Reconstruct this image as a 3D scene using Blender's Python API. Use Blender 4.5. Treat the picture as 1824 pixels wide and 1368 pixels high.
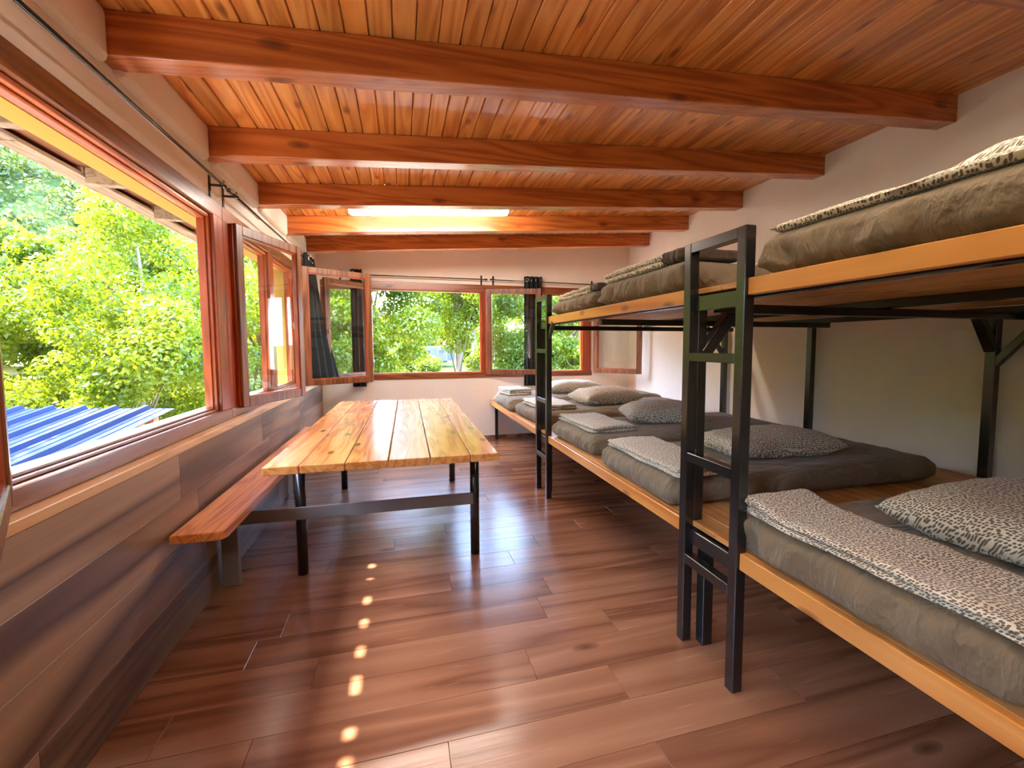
import bpy, bmesh, math, random
import numpy as np
from mathutils import Vector, Matrix, noise

for o in list(bpy.data.objects):
    bpy.data.objects.remove(o)
S = bpy.context.scene
COL = S.collection
random.seed(7)

# ------------------------------------------------------------------ camera
F_PX, CX, CY = 826.33, 954.83, 674.36
cam_d = bpy.data.cameras.new('camera')
cam_d.sensor_width = 36.0
cam_d.lens = F_PX / 1824 * 36
cam_d.shift_x = (912 - CX) / 1824
cam_d.shift_y = (CY - 684) / 1824
cam_d.clip_start = 0.05
cam_d.clip_end = 2000
cam = bpy.data.objects.new('camera', cam_d)
COL.objects.link(cam)
r_, u_, f_ = Vector((0.960457, -0.278426, -0.000912)), Vector((0.020874, 0.068739, 0.997416)), Vector((0.277643, 0.957995, -0.071833))
m3 = Matrix((r_, u_, -f_)).transposed()
cam.matrix_world = Matrix.Translation((0, 0, 1.31)) @ m3.to_4x4()
S.camera = cam

# ------------------------------------------------------------------ light
SUN_DIR = Vector((0.70, -0.17, -1.0)).normalized()       # direction the light travels
W = bpy.data.worlds.new('sky')
S.world = W
W.use_nodes = True
wn = W.node_tree
wn.nodes.clear()
sky = wn.nodes.new('ShaderNodeTexSky')
sky.sky_type = 'NISHITA'
sky.sun_disc = False
sky.sun_elevation = math.asin(-SUN_DIR.z)
sky.sun_rotation = math.atan2(-SUN_DIR.x, -SUN_DIR.y)
sky.altitude = 900
sky.dust_density = 2.5
sky.air_density = 0.9
bg = wn.nodes.new('ShaderNodeBackground')
bg.inputs['Strength'].default_value = 1.5
wo = wn.nodes.new('ShaderNodeOutputWorld')
wn.links.new(sky.outputs[0], bg.inputs[0])
wn.links.new(bg.outputs[0], wo.inputs[0])

sun_d = bpy.data.lights.new('sun', 'SUN')
sun_d.energy = 9.0
sun_d.angle = math.radians(0.53)
sun_d.color = (1.0, 0.94, 0.84)
sun = bpy.data.objects.new('sun', sun_d)
COL.objects.link(sun)
sun.rotation_euler = SUN_DIR.to_track_quat('-Z', 'Y').to_euler()
sun.location = (-20, 5, 30)

S.view_settings.view_transform = 'Standard'
S.view_settings.look = 'None'
S.view_settings.gamma = 1.0
S.view_settings.use_curve_mapping = False
S.view_settings.exposure = 2.45
S.cycles.max_bounces = 14
S.cycles.diffuse_bounces = 8
S.cycles.glossy_bounces = 5
S.cycles.transparent_max_bounces = 24
S.cycles.sample_clamp_indirect = 12.0
S.cycles.use_denoising = True

# ------------------------------------------------------------------ materials
def srgb(r, g, b):
    def c(v):
        v /= 255.0
        return v / 12.92 if v <= 0.04045 else ((v + 0.055) / 1.055) ** 2.4
    return (c(r), c(g), c(b), 1.0)

class NT:
    def __init__(self, name):
        self.m = bpy.data.materials.new(name)
        self.m.use_nodes = True
        self.t = self.m.node_tree
        self.t.nodes.clear()
        self.out = self.n('ShaderNodeOutputMaterial')
    def n(self, typ, **kw):
        nd = self.t.nodes.new(typ)
        for k, v in kw.items():
            if k.startswith('_'):
                setattr(nd, k[1:], v)
        return nd
    def l(self, a, b):
        self.t.links.new(a, b)
    def set(self, sock, v):
        if isinstance(v, bpy.types.NodeSocket):
            self.l(v, sock)
        else:
            sock.default_value = v
    def math(self, op, a, b=0.0, c=0.0, clamp=False):
        nd = self.n('ShaderNodeMath', _operation=op, _use_clamp=clamp)
        for i, v in enumerate((a, b, c)):
            self.set(nd.inputs[i], v)
        return nd.outputs[0]
    def mix(self, fac, a, b, mode='MIX'):
        nd = self.n('ShaderNodeMix', _data_type='RGBA', _blend_type=mode, _clamp_result=False)
        self.set(nd.inputs[0], fac)
        self.set(nd.inputs[6], a)
        self.set(nd.inputs[7], b)
        return nd.outputs[2]
    def coord(self, scale, rnd=0.0, rot=(0, 0, 0)):
        tc = self.n('ShaderNodeTexCoord')
        v = tc.outputs['Object']
        if rnd:
            oi = self.n('ShaderNodeObjectInfo')
            vm = self.n('ShaderNodeVectorMath', _operation='SCALE')
            vm.inputs[0].default_value = (13.1 * rnd, 7.7 * rnd, 29.3 * rnd)
            self.l(oi.outputs['Random'], vm.inputs['Scale'])
            va = self.n('ShaderNodeVectorMath', _operation='ADD')
            self.l(v, va.inputs[0])
            self.l(vm.outputs[0], va.inputs[1])
            v = va.outputs[0]
        mp = self.n('ShaderNodeMapping')
        self.l(v, mp.inputs['Vector'])
        mp.inputs['Scale'].default_value = scale
        mp.inputs['Rotation'].default_value = rot
        return mp.outputs[0]
    def noise(self, vec, scale, detail=3.0, rough=0.5, dist=0.0):
        nd = self.n('ShaderNodeTexNoise')
        self.l(vec, nd.inputs['Vector'])
        nd.inputs['Scale'].default_value = scale
        nd.inputs['Detail'].default_value = detail
        nd.inputs['Roughness'].default_value = rough
        nd.inputs['Distortion'].default_value = dist
        return nd.outputs['Fac']
    def ramp(self, fac, stops):
        nd = self.n('ShaderNodeValToRGB')
        self.l(fac, nd.inputs[0])
        e = nd.color_ramp.elements
        while len(e) < len(stops):
            e.new(0.5)
        for el, (p, c) in zip(e, stops):
            el.position = p
            el.color = c if len(c) == 4 else (*c, 1)
        return nd.outputs[0]
    def bsdf(self, color, rough=0.5, metal=0.0, spec=0.5, bump=None, bstr=0.2, bdist=0.01, coat=0.0, sheen=0.0):
        p = self.n('ShaderNodeBsdfPrincipled')
        self.set(p.inputs['Base Color'], color)
        self.set(p.inputs['Roughness'], rough)
        p.inputs['Metallic'].default_value = metal
        p.inputs['Specular IOR Level'].default_value = spec
        p.inputs['Coat Weight'].default_value = coat
        p.inputs['Coat Roughness'].default_value = 0.15
        p.inputs['Sheen Weight'].default_value = sheen
        if bump is not None:
            b = self.n('ShaderNodeBump')
            b.inputs['Strength'].default_value = bstr
            b.inputs['Distance'].default_value = bdist
            self.l(bump, b.inputs['Height'])
            self.l(b.outputs[0], p.inputs['Normal'])
        self.l(p.outputs[0], self.out.inputs[0])
        return p

K0, K1 = (0, 0, 0, 1), (1, 1, 1, 1)

def wood(name, dark, mid, light, axis='Y', rough=0.4, knots=0.5, fine=1.0, var=0.16, knot_col=None, grain=1.0, coat=0.0, knot_scale=1.0, ring=7.0):
    t = NT(name)
    al, ac = 0.55 * grain, 7.0 * grain
    sc = {'X': (al, ac, ac), 'Y': (ac, al, ac), 'Z': (ac, ac, al)}[axis]
    v = t.coord(sc, rnd=1.0)
    n1 = t.noise(v, 1.0, 2.0, 0.5, 0.5)
    rings = t.math('PINGPONG', t.math('MULTIPLY', n1, ring), 0.5)
    rings = t.math('MULTIPLY', rings, 2.0)
    fs = {'X': (2.5, 110, 110), 'Y': (110, 2.5, 110), 'Z': (110, 110, 2.5)}[axis]
    n2 = t.noise(t.coord(fs, rnd=1.0), fine, 2.0, 0.6)
    col = t.ramp(rings, [(0.0, light), (0.55, mid), (1.0, dark)])
    col = t.mix(t.math('MULTIPLY', n2, 0.55), col, t.mix(1.0, col, (0.72, 0.62, 0.52, 1), 'MULTIPLY'))
    if knots > 0:
        sx = t.n('ShaderNodeSeparateXYZ')
        t.l(t.coord((1, 1, 1), rnd=1.0), sx.inputs[0])
        ia = 'XYZ'.index(axis)
        o1, o2 = [k for k in range(3) if k != ia]
        cb = t.n('ShaderNodeCombineXYZ')
        t.l(t.math('MULTIPLY', sx.outputs[ia], 2.0 * knot_scale), cb.inputs[0])
        t.l(t.math('MULTIPLY', t.math('ADD', sx.outputs[o1], sx.outputs[o2]), 5.2 * knot_scale), cb.inputs[1])
        vo = t.n('ShaderNodeTexVoronoi', _voronoi_dimensions='2D')
        t.l(cb.outputs[0], vo.inputs['Vector'])
        vo.inputs['Scale'].default_value = 1.0
        sep = t.n('ShaderNodeSeparateColor')
        t.l(vo.outputs['Color'], sep.inputs[0])
        pick = t.math('GREATER_THAN', sep.outputs[0], 1.0 - knots)
        core = t.math('SUBTRACT', 1.0, t.math('DIVIDE', vo.outputs['Distance'], 0.105), clamp=True)
        core = t.math('MULTIPLY', t.math('POWER', core, 0.5), pick)
        col = t.mix(t.math('MULTIPLY', core, 0.85), col, knot_col or t_knot(dark))
    oi = t.n('ShaderNodeObjectInfo')
    hsv = t.n('ShaderNodeHueSaturation')
    t.l(col, hsv.inputs['Color'])
    t.l(t.math('MULTIPLY_ADD', oi.outputs['Random'], 2 * var, 1 - var), hsv.inputs['Value'])
    rr = t.math('MULTIPLY_ADD', n2, 0.18, rough - 0.09)
    t.bsdf(hsv.outputs[0], rr, bump=n2, bstr=0.15, bdist=0.002, coat=coat)
    return t.m

def t_knot(d):
    return (d[0] * 0.35, d[1] * 0.3, d[2] * 0.3, 1)

def plain(name, color, rough=0.5, metal=0.0, spec=0.5, nscale=0, bstr=0.15, bdist=0.003, mott=0.0, coat=0.0):
    t = NT(name)
    bump = None
    col = color
    if nscale:
        v = t.coord((1, 1, 1), rnd=1.0)
        bump = t.noise(v, nscale, 4.0, 0.6)
        if mott:
            n = t.noise(v, nscale * 0.12, 4.0, 0.6)
            col = t.mix(n, tuple(c * (1 - mott) for c in color[:3]) + (1,), tuple(min(1, c * (1 + mott)) for c in color[:3]) + (1,))
    t.bsdf(col, rough, metal, spec, bump, bstr, bdist, coat)
    return t.m

M = {}
M['wall'] = plain('white_plaster', (0.85, 0.77, 0.68, 1), 0.85, spec=0.2, nscale=38, bstr=0.25, bdist=0.004, mott=0.05)
M['yellow'] = plain('yellow_render', srgb(190, 150, 74), 0.85, spec=0.2, nscale=60, bstr=0.3, mott=0.05)
M['ceil'] = wood('ceiling_pine', srgb(190, 114, 48), srgb(216, 144, 70), srgb(228, 162, 88), 'Y', 0.36, 0.30, var=0.2, coat=0.25, knot_col=srgb(96, 44, 16))
M['beam'] = wood('beam_pine', srgb(164, 84, 36), srgb(190, 106, 48), srgb(206, 124, 62), 'X', 0.3, 0.35, var=0.06, coat=0.3, knot_scale=0.8, knot_col=srgb(80, 34, 14))
M['table'] = wood('table_pine', srgb(184, 110, 50), srgb(206, 136, 68), srgb(216, 154, 86), 'Y', 0.24, 0.4, var=0.10, coat=0.22, knot_col=srgb(84, 44, 20), ring=6, grain=1.5)
M['bench'] = wood('bench_pine', srgb(196, 116, 52), srgb(226, 148, 78), srgb(234, 162, 92), 'Y', 0.4, 0.0, var=0.02, coat=0.08, grain=1.1, ring=9)
M['bedboard'] = wood('bed_pine', srgb(200, 124, 50), srgb(218, 146, 68), srgb(226, 160, 84), 'Y', 0.32, 0.65, var=0.05, coat=0.3, grain=0.7, ring=4, knot_col=srgb(110, 56, 20))
M['deck'] = wood('deck_pine', srgb(196, 130, 66), srgb(214, 152, 86), srgb(222, 168, 104), 'Y', 0.45, 0.25, var=0.1, knot_col=srgb(110, 60, 28))
M['frame'] = wood('window_wood', srgb(128, 50, 20), srgb(160, 68, 28), srgb(176, 82, 38), 'Z', 0.3, 0.12, var=0.05, coat=0.3)
M['frame_bounce'] = wood('window_wood_bounce_lit', srgb(170, 78, 34), srgb(198, 104, 52), srgb(210, 120, 64), 'Y', 0.35, 0.1, var=0.05, coat=0.2)  # orange tint paints in light bounced up from the sunlit ledge
M['frame_h'] = wood('window_wood_long', srgb(104, 60, 30), srgb(132, 80, 42), srgb(148, 94, 52), 'Y', 0.3, 0.12, var=0.05, coat=0.3)
M['frame_x'] = wood('window_wood_cross', srgb(118, 60, 30), srgb(146, 78, 40), srgb(162, 92, 48), 'X', 0.3, 0.12, var=0.05, coat=0.3)
M['leaf_wood'] = wood('casement_wood', srgb(98, 54, 28), srgb(128, 76, 40), srgb(146, 92, 52), 'Z', 0.42, 0.1, var=0.06, coat=0.1)
M['trim'] = wood('pale_trim', srgb(218, 172, 118), srgb(230, 186, 134), srgb(236, 196, 148), 'Y', 0.4, 0.0, var=0.03)
M['floor'] = wood('floor_laminate', srgb(116, 74, 52), srgb(140, 95, 68), srgb(154, 110, 82), 'X', 0.24, 0.08, var=0.05, grain=0.6, ring=4, knot_scale=0.8, knot_col=srgb(80, 46, 32))
M['panel'] = wood('panel_laminate', srgb(96, 72, 56), srgb(140, 112, 90), srgb(172, 142, 114), 'Y', 0.40, 0.05, var=0.09, grain=0.55, ring=3)
M['steel'] = plain('black_steel', (0.012, 0.012, 0.012, 1), 0.22, spec=0.8, nscale=160, bstr=0.05)
M['greysteel'] = plain('grey_painted_steel', srgb(124, 118, 110), 0.5, nscale=160, bstr=0.05)
M['chrome'] = plain('steel_fittings', (0.55, 0.55, 0.56, 1), 0.25, metal=1.0)
M['white_plastic'] = plain('white_plastic', (0.6, 0.6, 0.58, 1), 0.4)
M['curtain'] = plain('charcoal_curtain', srgb(46, 50, 52), 0.9, spec=0.1, nscale=400, bstr=0.2, bdist=0.001)
M['ledge'] = plain('pale_stone_ledge', (0.72, 0.68, 0.63, 1), 0.75, nscale=50, bstr=0.2, mott=0.08)
M['bark'] = plain('bark', srgb(128, 104, 80), 0.9, spec=0.1, nscale=30, bstr=0.8, bdist=0.03, mott=0.3)
M['palebark'] = plain('pale_bark', srgb(116, 106, 90), 0.9, spec=0.1, nscale=14, bstr=0.4, bdist=0.02, mott=0.2)
M['eave'] = wood('eave_boards', srgb(128, 106, 88), srgb(152, 130, 108), srgb(166, 144, 122), 'Y', 0.7, 0.1, var=0.15)
M['rafter'] = wood('rafter_wood', srgb(96, 56, 36), srgb(124, 78, 52), srgb(138, 92, 64), 'Y', 0.6, 0.1, var=0.1)

def metal_roof():
    t = NT('corrugated_metal')
    v = t.coord((1, 1, 1))
    n = t.noise(v, 3.0, 4.0, 0.6)
    col = t.mix(n, srgb(22, 38, 76), srgb(34, 54, 98))
    t.bsdf(col, t.math('MULTIPLY_ADD', n, 0.15, 0.5), metal=0.0, spec=0.2, bump=t.noise(v, 40, 2), bstr=0.05)
    return t.m
M['roof'] = metal_roof()

def glass(name, tint=(0.96, 0.98, 0.97, 1)):
    t = NT(name)
    tr = t.n('ShaderNodeBsdfTransparent')
    tr.inputs[0].default_value = tint
    gl = t.n('ShaderNodeBsdfGlossy')
    gl.inputs['Roughness'].default_value = 0.02
    gl.inputs['Color'].default_value = (1, 1, 1, 1)
    lw = t.n('ShaderNodeLayerWeight')
    lw.inputs['Blend'].default_value = 0.5
    mx = t.n('ShaderNodeMixShader')
    t.l(t.math('MULTIPLY_ADD', t.math('POWER', lw.outputs['Facing'], 5.0), 0.95, 0.04, clamp=True), mx.inputs[0])
    t.l(tr.outputs[0], mx.inputs[1])
    t.l(gl.outputs[0], mx.inputs[2])
    t.l(mx.outputs[0], t.out.inputs[0])
    return t.m
M['glass'] = glass('window_glass')

def fabric(name, c1, c2, rough=0.9):
    t = NT(name)
    v = t.coord((1, 1, 1), rnd=1.0)
    n = t.noise(v, 4.0, 4.0, 0.6)
    wr = t.noise(t.coord((1.6, 4.5, 2.2), rnd=1.0, rot=(0.3, 0.2, 0.4)), 2.6, 4.0, 0.55, 0.3)
    wr = t.math('SUBTRACT', 1.0, t.math('ABSOLUTE', t.math('MULTIPLY_ADD', wr, 4.0, -2.0)), clamp=True)
    wv = t.noise(v, 700, 1.0)
    col = t.mix(n, c1, c2)
    h = t.math('ADD', t.math('MULTIPLY', wr, 1.0), t.math('MULTIPLY', wv, 0.03))
    t.bsdf(col, rough, spec=0.2, bump=h, bstr=0.8, bdist=0.02, sheen=0.15)
    return t.m
M['sheet'] = fabric('grey_brown_sheet', srgb(118, 104, 82), srgb(132, 118, 95))

def spotted(name, base, spot, scale, thr=0.36):
    t = NT(name)
    v0 = t.coord((1, 1, 1), rnd=1.0)
    warp = t.n('ShaderNodeTexNoise')
    t.l(v0, warp.inputs['Vector'])
    warp.inputs['Scale'].default_value = 9.0
    va = t.n('ShaderNodeVectorMath', _operation='MULTIPLY_ADD')
    t.l(warp.outputs['Color'], va.inputs[0])
    va.inputs[1].default_value = (0.035, 0.035, 0.035)
    t.l(v0, va.inputs[2])
    sx = t.n('ShaderNodeSeparateXYZ')
    t.l(va.outputs[0], sx.inputs[0])
    cb = t.n('ShaderNodeCombineXYZ')
    t.l(t.math('MULTIPLY_ADD', sx.outputs[2], 0.75, sx.outputs[0]), cb.inputs[0])
    t.l(t.math('MULTIPLY_ADD', sx.outputs[2], 0.75, sx.outputs[1]), cb.inputs[1])
    vo = t.n('ShaderNodeTexVoronoi', _feature='F1', _voronoi_dimensions='2D')
    t.l(cb.outputs[0], vo.inputs['Vector'])
    vo.inputs['Scale'].default_value = scale
    vo.inputs['Randomness'].default_value = 0.55
    mask = t.ramp(vo.outputs['Distance'], [(thr - 0.05, K1), (thr + 0.07, K0)])
    n = t.noise(v0, 7.0, 3.0)
    sp = t.mix(n, spot, tuple(c * 1.7 for c in spot[:3]) + (1,))
    col = t.mix(mask, base, sp)
    wr = t.noise(v0, 14.0, 4.0, 0.6, 0.8)
    t.bsdf(col, 0.9, spec=0.15, bump=wr, bstr=0.45, bdist=0.02, sheen=0.2)
    return t.m
M['spots'] = spotted('spotted_print', srgb(228, 220, 198), srgb(98, 88, 74), 104, 0.36)
M['plush'] = fabric('dark_plush', srgb(70, 58, 48), srgb(86, 72, 60))

def leaf_mat(name, c1, c2, c3, tr=0.5, nscale=0.8):
    t = NT(name)
    tc = t.n('ShaderNodeTexCoord')
    n = t.noise(tc.outputs['Object'], nscale, 3.0, 0.6)
    n2 = t.noise(tc.outputs['Object'], 9.0, 1.0, 0.5)
    f = t.math('ADD', t.math('MULTIPLY', n, 0.6), t.math('MULTIPLY', n2, 0.4))
    col = t.ramp(f, [(0.32, c1), (0.5, c2), (0.68, c3)])
    d = t.n('ShaderNodeBsdfDiffuse')
    t.l(col, d.inputs[0])
    tl = t.n('ShaderNodeBsdfTranslucent')
    t.l(t.mix(1.0, col, (2.1, 1.9, 0.8, 1), 'MULTIPLY'), tl.inputs[0])
    m1 = t.n('ShaderNodeMixShader')
    m1.inputs[0].default_value = tr
    t.l(d.outputs[0], m1.inputs[1])
    t.l(tl.outputs[0], m1.inputs[2])
    g = t.n('ShaderNodeBsdfGlossy')
    g.inputs['Roughness'].default_value = 0.35
    m2 = t.n('ShaderNodeMixShader')
    m2.inputs[0].default_value = 0.03
    t.l(m1.outputs[0], m2.inputs[1])
    t.l(g.outputs[0], m2.inputs[2])
    t.l(m2.outputs[0], t.out.inputs[0])
    return t.m
M['leaf_a'] = leaf_mat('bright_leaves', srgb(46, 70, 12), srgb(90, 108, 20), srgb(134, 138, 38), 0.5)
M['leaf_b'] = leaf_mat('mid_leaves', srgb(46, 70, 18), srgb(84, 102, 28), srgb(122, 128, 42), 0.5)
M['leaf_c'] = leaf_mat('hill_leaves', srgb(46, 60, 32), srgb(70, 84, 46), srgb(92, 102, 60), 0.3, 0.06)
M['lawn'] = plain('lawn', srgb(46, 70, 24), 0.95, spec=0.1, nscale=6, bstr=0.6, bdist=0.05, mott=0.25)
M['gravel'] = plain('pale_gravel', srgb(186, 166, 136), 0.9, spec=0.1, nscale=30, bstr=0.6, bdist=0.02, mott=0.12)
M['hill'] = plain('hill_ground', srgb(60, 76, 40), 0.95, spec=0.05, nscale=0.4, bstr=0.6, bdist=1.0, mott=0.3)

def emit(name, col, s):
    t = NT(name)
    e = t.n('ShaderNodeEmission')
    e.inputs[0].default_value = col
    e.inputs[1].default_value = s
    t.l(e.outputs[0], t.out.inputs[0])
    return t.m
M['tube'] = emit('lit_diffuser', (1.0, 0.93, 0.82, 1), 19.0)
M['tube_fill'] = emit('lit_diffuser_warm', (1.0, 0.92, 0.80, 1), 9.0)  # glow of the added lamp behind the camera

# ------------------------------------------------------------------ mesh helpers
def new_obj(name, me, parent=None):
    o = bpy.data.objects.new(name, me)
    COL.objects.link(o)
    if parent is not None:
        o.parent = parent
    return o

class MB:
    """collects shapes for ONE mesh"""
    def __init__(self):
        self.bm = bmesh.new()
    def box(self, x0, x1, y0, y1, z0, z1, bev=0.0, seg=1, mat=None):
        b = self.bm
        vs = [b.verts.new(p) for p in ((x0, y0, z0), (x1, y0, z0), (x1, y1, z0), (x0, y1, z0), (x0, y0, z1), (x1, y0, z1), (x1, y1, z1), (x0, y1, z1))]
        if mat is not None:
            for v in vs:
                v.co = mat @ v.co
        fs = [b.faces.new([vs[i] for i in q]) for q in ((3, 2, 1, 0), (4, 5, 6, 7), (0, 1, 5, 4), (1, 2, 6, 5), (2, 3, 7, 6), (3, 0, 4, 7))]
        if bev > 0:
            es = {e for f in fs for e in f.edges}
            bmesh.ops.bevel(b, geom=list(es), offset=bev, segments=seg, affect='EDGES', profile=0.5)
        return self
    def hexa(self, pts):
        """8 points: 4 bottom (ccw), 4 top"""
        b = self.bm
        vs = [b.verts.new(p) for p in pts]
        for q in ((3, 2, 1, 0), (4, 5, 6, 7), (0, 1, 5, 4), (1, 2, 6, 5), (2, 3, 7, 6), (3, 0, 4, 7)):
            b.faces.new([vs[i] for i in q])
        return self
    def bar(self, p0, p1, w, h, up=(0, 0, 1), bev=0.0):
        p0, p1 = Vector(p0), Vector(p1)
        d = (p1 - p0)
        L = d.length
        d.normalize()
        s = d.cross(Vector(up)).normalized()
        u = s.cross(d)
        m = Matrix((d, s, u)).transposed().to_4x4()
        m.translation = p0
        return self.box(0, L, -w / 2, w / 2, -h / 2, h / 2, bev, 1, m)
    def tube(self, pts, rad, n=12, cap=True):
        b = self.bm
        pts = [Vector(p) for p in pts]
        rads = rad if isinstance(rad, (list, tuple)) else [rad] * len(pts)
        rings = []
        for i, p in enumerate(pts):
            d = (pts[min(i + 1, len(pts) - 1)] - pts[max(i - 1, 0)]).normalized()
            a = Vector((0, 0, 1)) if abs(d.z) < 0.9 else Vector((1, 0, 0))
            s = d.cross(a).normalized()
            u = s.cross(d)
            rings.append([b.verts.new(p + (s * math.cos(2 * math.pi * k / n) + u * math.sin(2 * math.pi * k / n)) * rads[i]) for k in range(n)])
        for i in range(len(rings) - 1):
            for k in range(n):
                f = b.faces.new((rings[i][k], rings[i][(k + 1) % n], rings[i + 1][(k + 1) % n], rings[i + 1][k]))
                f.smooth = True
        if cap:
            b.faces.new(list(reversed(rings[0])))
            b.faces.new(rings[-1])
        return self
    def quad(self, *pts):
        self.bm.faces.new([self.bm.verts.new(p) for p in pts])
        return self
    def mesh(self, name, mat, smooth=False):
        bmesh.ops.recalc_face_normals(self.bm, faces=self.bm.faces[:])
        me = bpy.data.meshes.new(name)
        self.bm.to_mesh(me)
        self.bm.free()
        me.materials.append(mat)
        if smooth:
            me.polygons.foreach_set('use_smooth', [True] * len(me.polygons))
        return me
    def build(self, name, mat, parent=None, smooth=False):
        return new_obj(name, self.mesh(name, mat, smooth), parent)

def tag(o, label=None, cat=None, group=None, kind=None):
    if label: o['label'] = label
    if cat: o['category'] = cat
    if group: o['group'] = group
    if kind: o['kind'] = kind
    return o

def empty(name, loc=(0, 0, 0), rz=0.0):
    o = bpy.data.objects.new(name, None)
    COL.objects.link(o)
    o.location = loc
    o.rotation_euler = (0, 0, rz)
    return o

def bx(name, mat, parent, *a, bev=0.0, seg=1):
    return MB().box(*a, bev=bev, seg=seg).build(name, mat, parent)

# ------------------------------------------------------------------ dimensions (metres; x across, y along the room, z up)
XL, XW, XR = -0.973, -1.035, 3.3095          # panel face, left wall face, right wall
YF, YB = 6.395, -1.6
XOUT = -1.20                                  # outside face of left wall
SL = 0.0735
def beam_z(x): return 2.3605 + SL * (x + 1.0)           # underside of beams
def ceil_z(x): return 2.5199 + SL * (x + 1.0)           # underside of boards
BEAMS = [(-0.69, ), (0.25, ), (1.19, ), (2.1212, ), (3.051, ), (3.987, ), (4.8975, ), (5.8054, )]

# ------------------------------------------------------------------ setting: floor
fl = bx('floor', M['floor'], None, XW, XR, YB, YF, -0.12, -0.009)
tag(fl, 'brown wood laminate floor running under the table and bunks', kind='structure')
PW, PL = 0.192, 1.29
rng = random.Random(3)
plank_me = MB().box(0, PL - 0.0012, 0, PW - 0.0012, -0.009, 0, bev=0.0007).mesh('plank', M['floor'])
ny = int(math.ceil((YF - YB) / PW))
for j in range(ny):
    y = YB + j * PW
    x = XL - rng.uniform(0, PL)
    while x < XR:
        a, b = max(x, XL), min(x + PL, XR)
        w = min(PW, YF - y)
        if b - a > 0.03:
            if b - a > PL - 0.001 and w == PW:
                o = new_obj('plank', plank_me, fl)
                o.location = (a, y, 0)
            else:
                o = bx('plank', M['floor'], fl, 0, b - a - 0.0012, 0, w - 0.0012, -0.009, 0, bev=0.0012)
                o.location = (a, y, 0)
        x += PL

# ------------------------------------------------------------------ left wall
ZS, ZT = 0.865, 2.10                          # wall hole bottom / top
W0, W1 = 1.40, 5.27                           # strip of windows in view
wl = MB()
wl.box(XOUT, XW, YB, YF + 0.2, -0.12, ZS)
wl.box(XOUT, XW, YB, YF + 0.2, ZT, 2.62)
wl.box(XOUT, XW, W1, YF + 0.2, ZS, ZT)
wl.box(XOUT, XW, 1.20, W0, ZS, ZT)
wl.box(XOUT, XW, YB, -0.95, ZS, ZT)
wall_left = wl.build('wall_left', M['wall'])
tag(wall_left, 'plastered left wall with dark wood laminate panelling under the windows', kind='structure')
bx('panel_backing', M['panel'], wall_left, XW, XL - 0.009, YB, YF, 0, 0.815)
rng = random.Random(5)
for j in range(4):
    y = YB - rng.uniform(0, 1.2)
    z0 = j * 0.2055
    while y < YF:
        a, b = max(y, YB), min(y + 1.29, YF)
        if b - a > 0.02:
            o = bx('panel_board', M['panel'], wall_left, -0.009, 0, 0, b - a - 0.001, 0, 0.2055 - 0.001, bev=0.001)
            o.location = (XL, a, z0)
        y += 1.29
tr = bx('trim_1', M['trim'], None, XW, XL + 0.004, YB, YF, 0.822, 0.856, bev=0.002)
tag(tr, 'pale wooden trim strip along the top of the dark panelling', kind='structure')
# plaster pads between beams, right under the boards
for (a,), (b,) in zip(BEAMS[1:], BEAMS[2:] + [(YF,)]):
    y0, y1 = a + 0.118, b
    bx('plaster_cove', M['wall'], wall_left, XW - 0.02, XW + 0.038, y0 - 0.02, y1 + 0.02, 2.33, 2.53, bev=0.03, seg=3)
# yellow outside lintel and outside skin
bx('outer_lintel', M['yellow'], wall_left, XOUT - 0.05, XOUT + 0.045, YB, YF + 0.2, 2.065, 2.51)
bx('outer_pier', M['yellow'], wall_left, XOUT - 0.02, XOUT + 0.08, W1 - 0.03, YF + 0.2, ZS, 2.065)
led = bx('trim_2', M['ledge'], None, -1.225, -1.10, W0 - 0.3, W1 - 0.02, 0.885, 0.918, bev=0.004)
tag(led, 'sunlit pale stone ledge outside the left windows', kind='structure')

# ------------------------------------------------------------------ far, right, back walls
wf = MB()
FX0, FX1, FM0, FM1 = -0.90, 2.64, 1.07, 1.14
def sloped(mb, x0, x1, y0, y1, z0, off=0.0):
    mb.hexa([(x0, y0, z0), (x1, y0, z0), (x1, y1, z0), (x0, y1, z0), (x0, y0, ceil_z(x0) + off), (x1, y0, ceil_z(x1) + off), (x1, y1, ceil_z(x1) + off), (x0, y1, ceil_z(x0) + off)])
wf.box(XW, XR, YF, YF + 0.2, -0.12, 0.88)
sloped(wf, XW, XR, YF, YF + 0.2, 2.10, 0.03)
wf.box(XW, FX0, YF, YF + 0.2, 0.88, 2.10)
wf.box(FX1, XR, YF, YF + 0.2, 0.88, 2.10)
wall_far = wf.build('wall_far', M['wall'])
tag(wall_far, 'far plastered wall with two open windows', kind='structure')
wr = MB()
wr.box(XR, XR + 0.2, YB, YF + 0.2, -0.12, 2.90)
tag(wr.build('wall_right', M['wall']), 'right plastered wall behind the bunks', kind='structure')
wb = MB()
sloped(wb, XW - 0.16, XR + 0.2, YB - 0.2, YB, -0.12, 0.03)
tag(wb.build('wall_back', M['wall']), 'plastered wall behind the camera', kind='structure')
bb = bx('baseboard_far', M['panel'], None, XL, XR, YF - 0.012, YF, 0.0, 0.045, bev=0.002)
tag(bb, 'low brown baseboard along the far wall', kind='structure')

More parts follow.
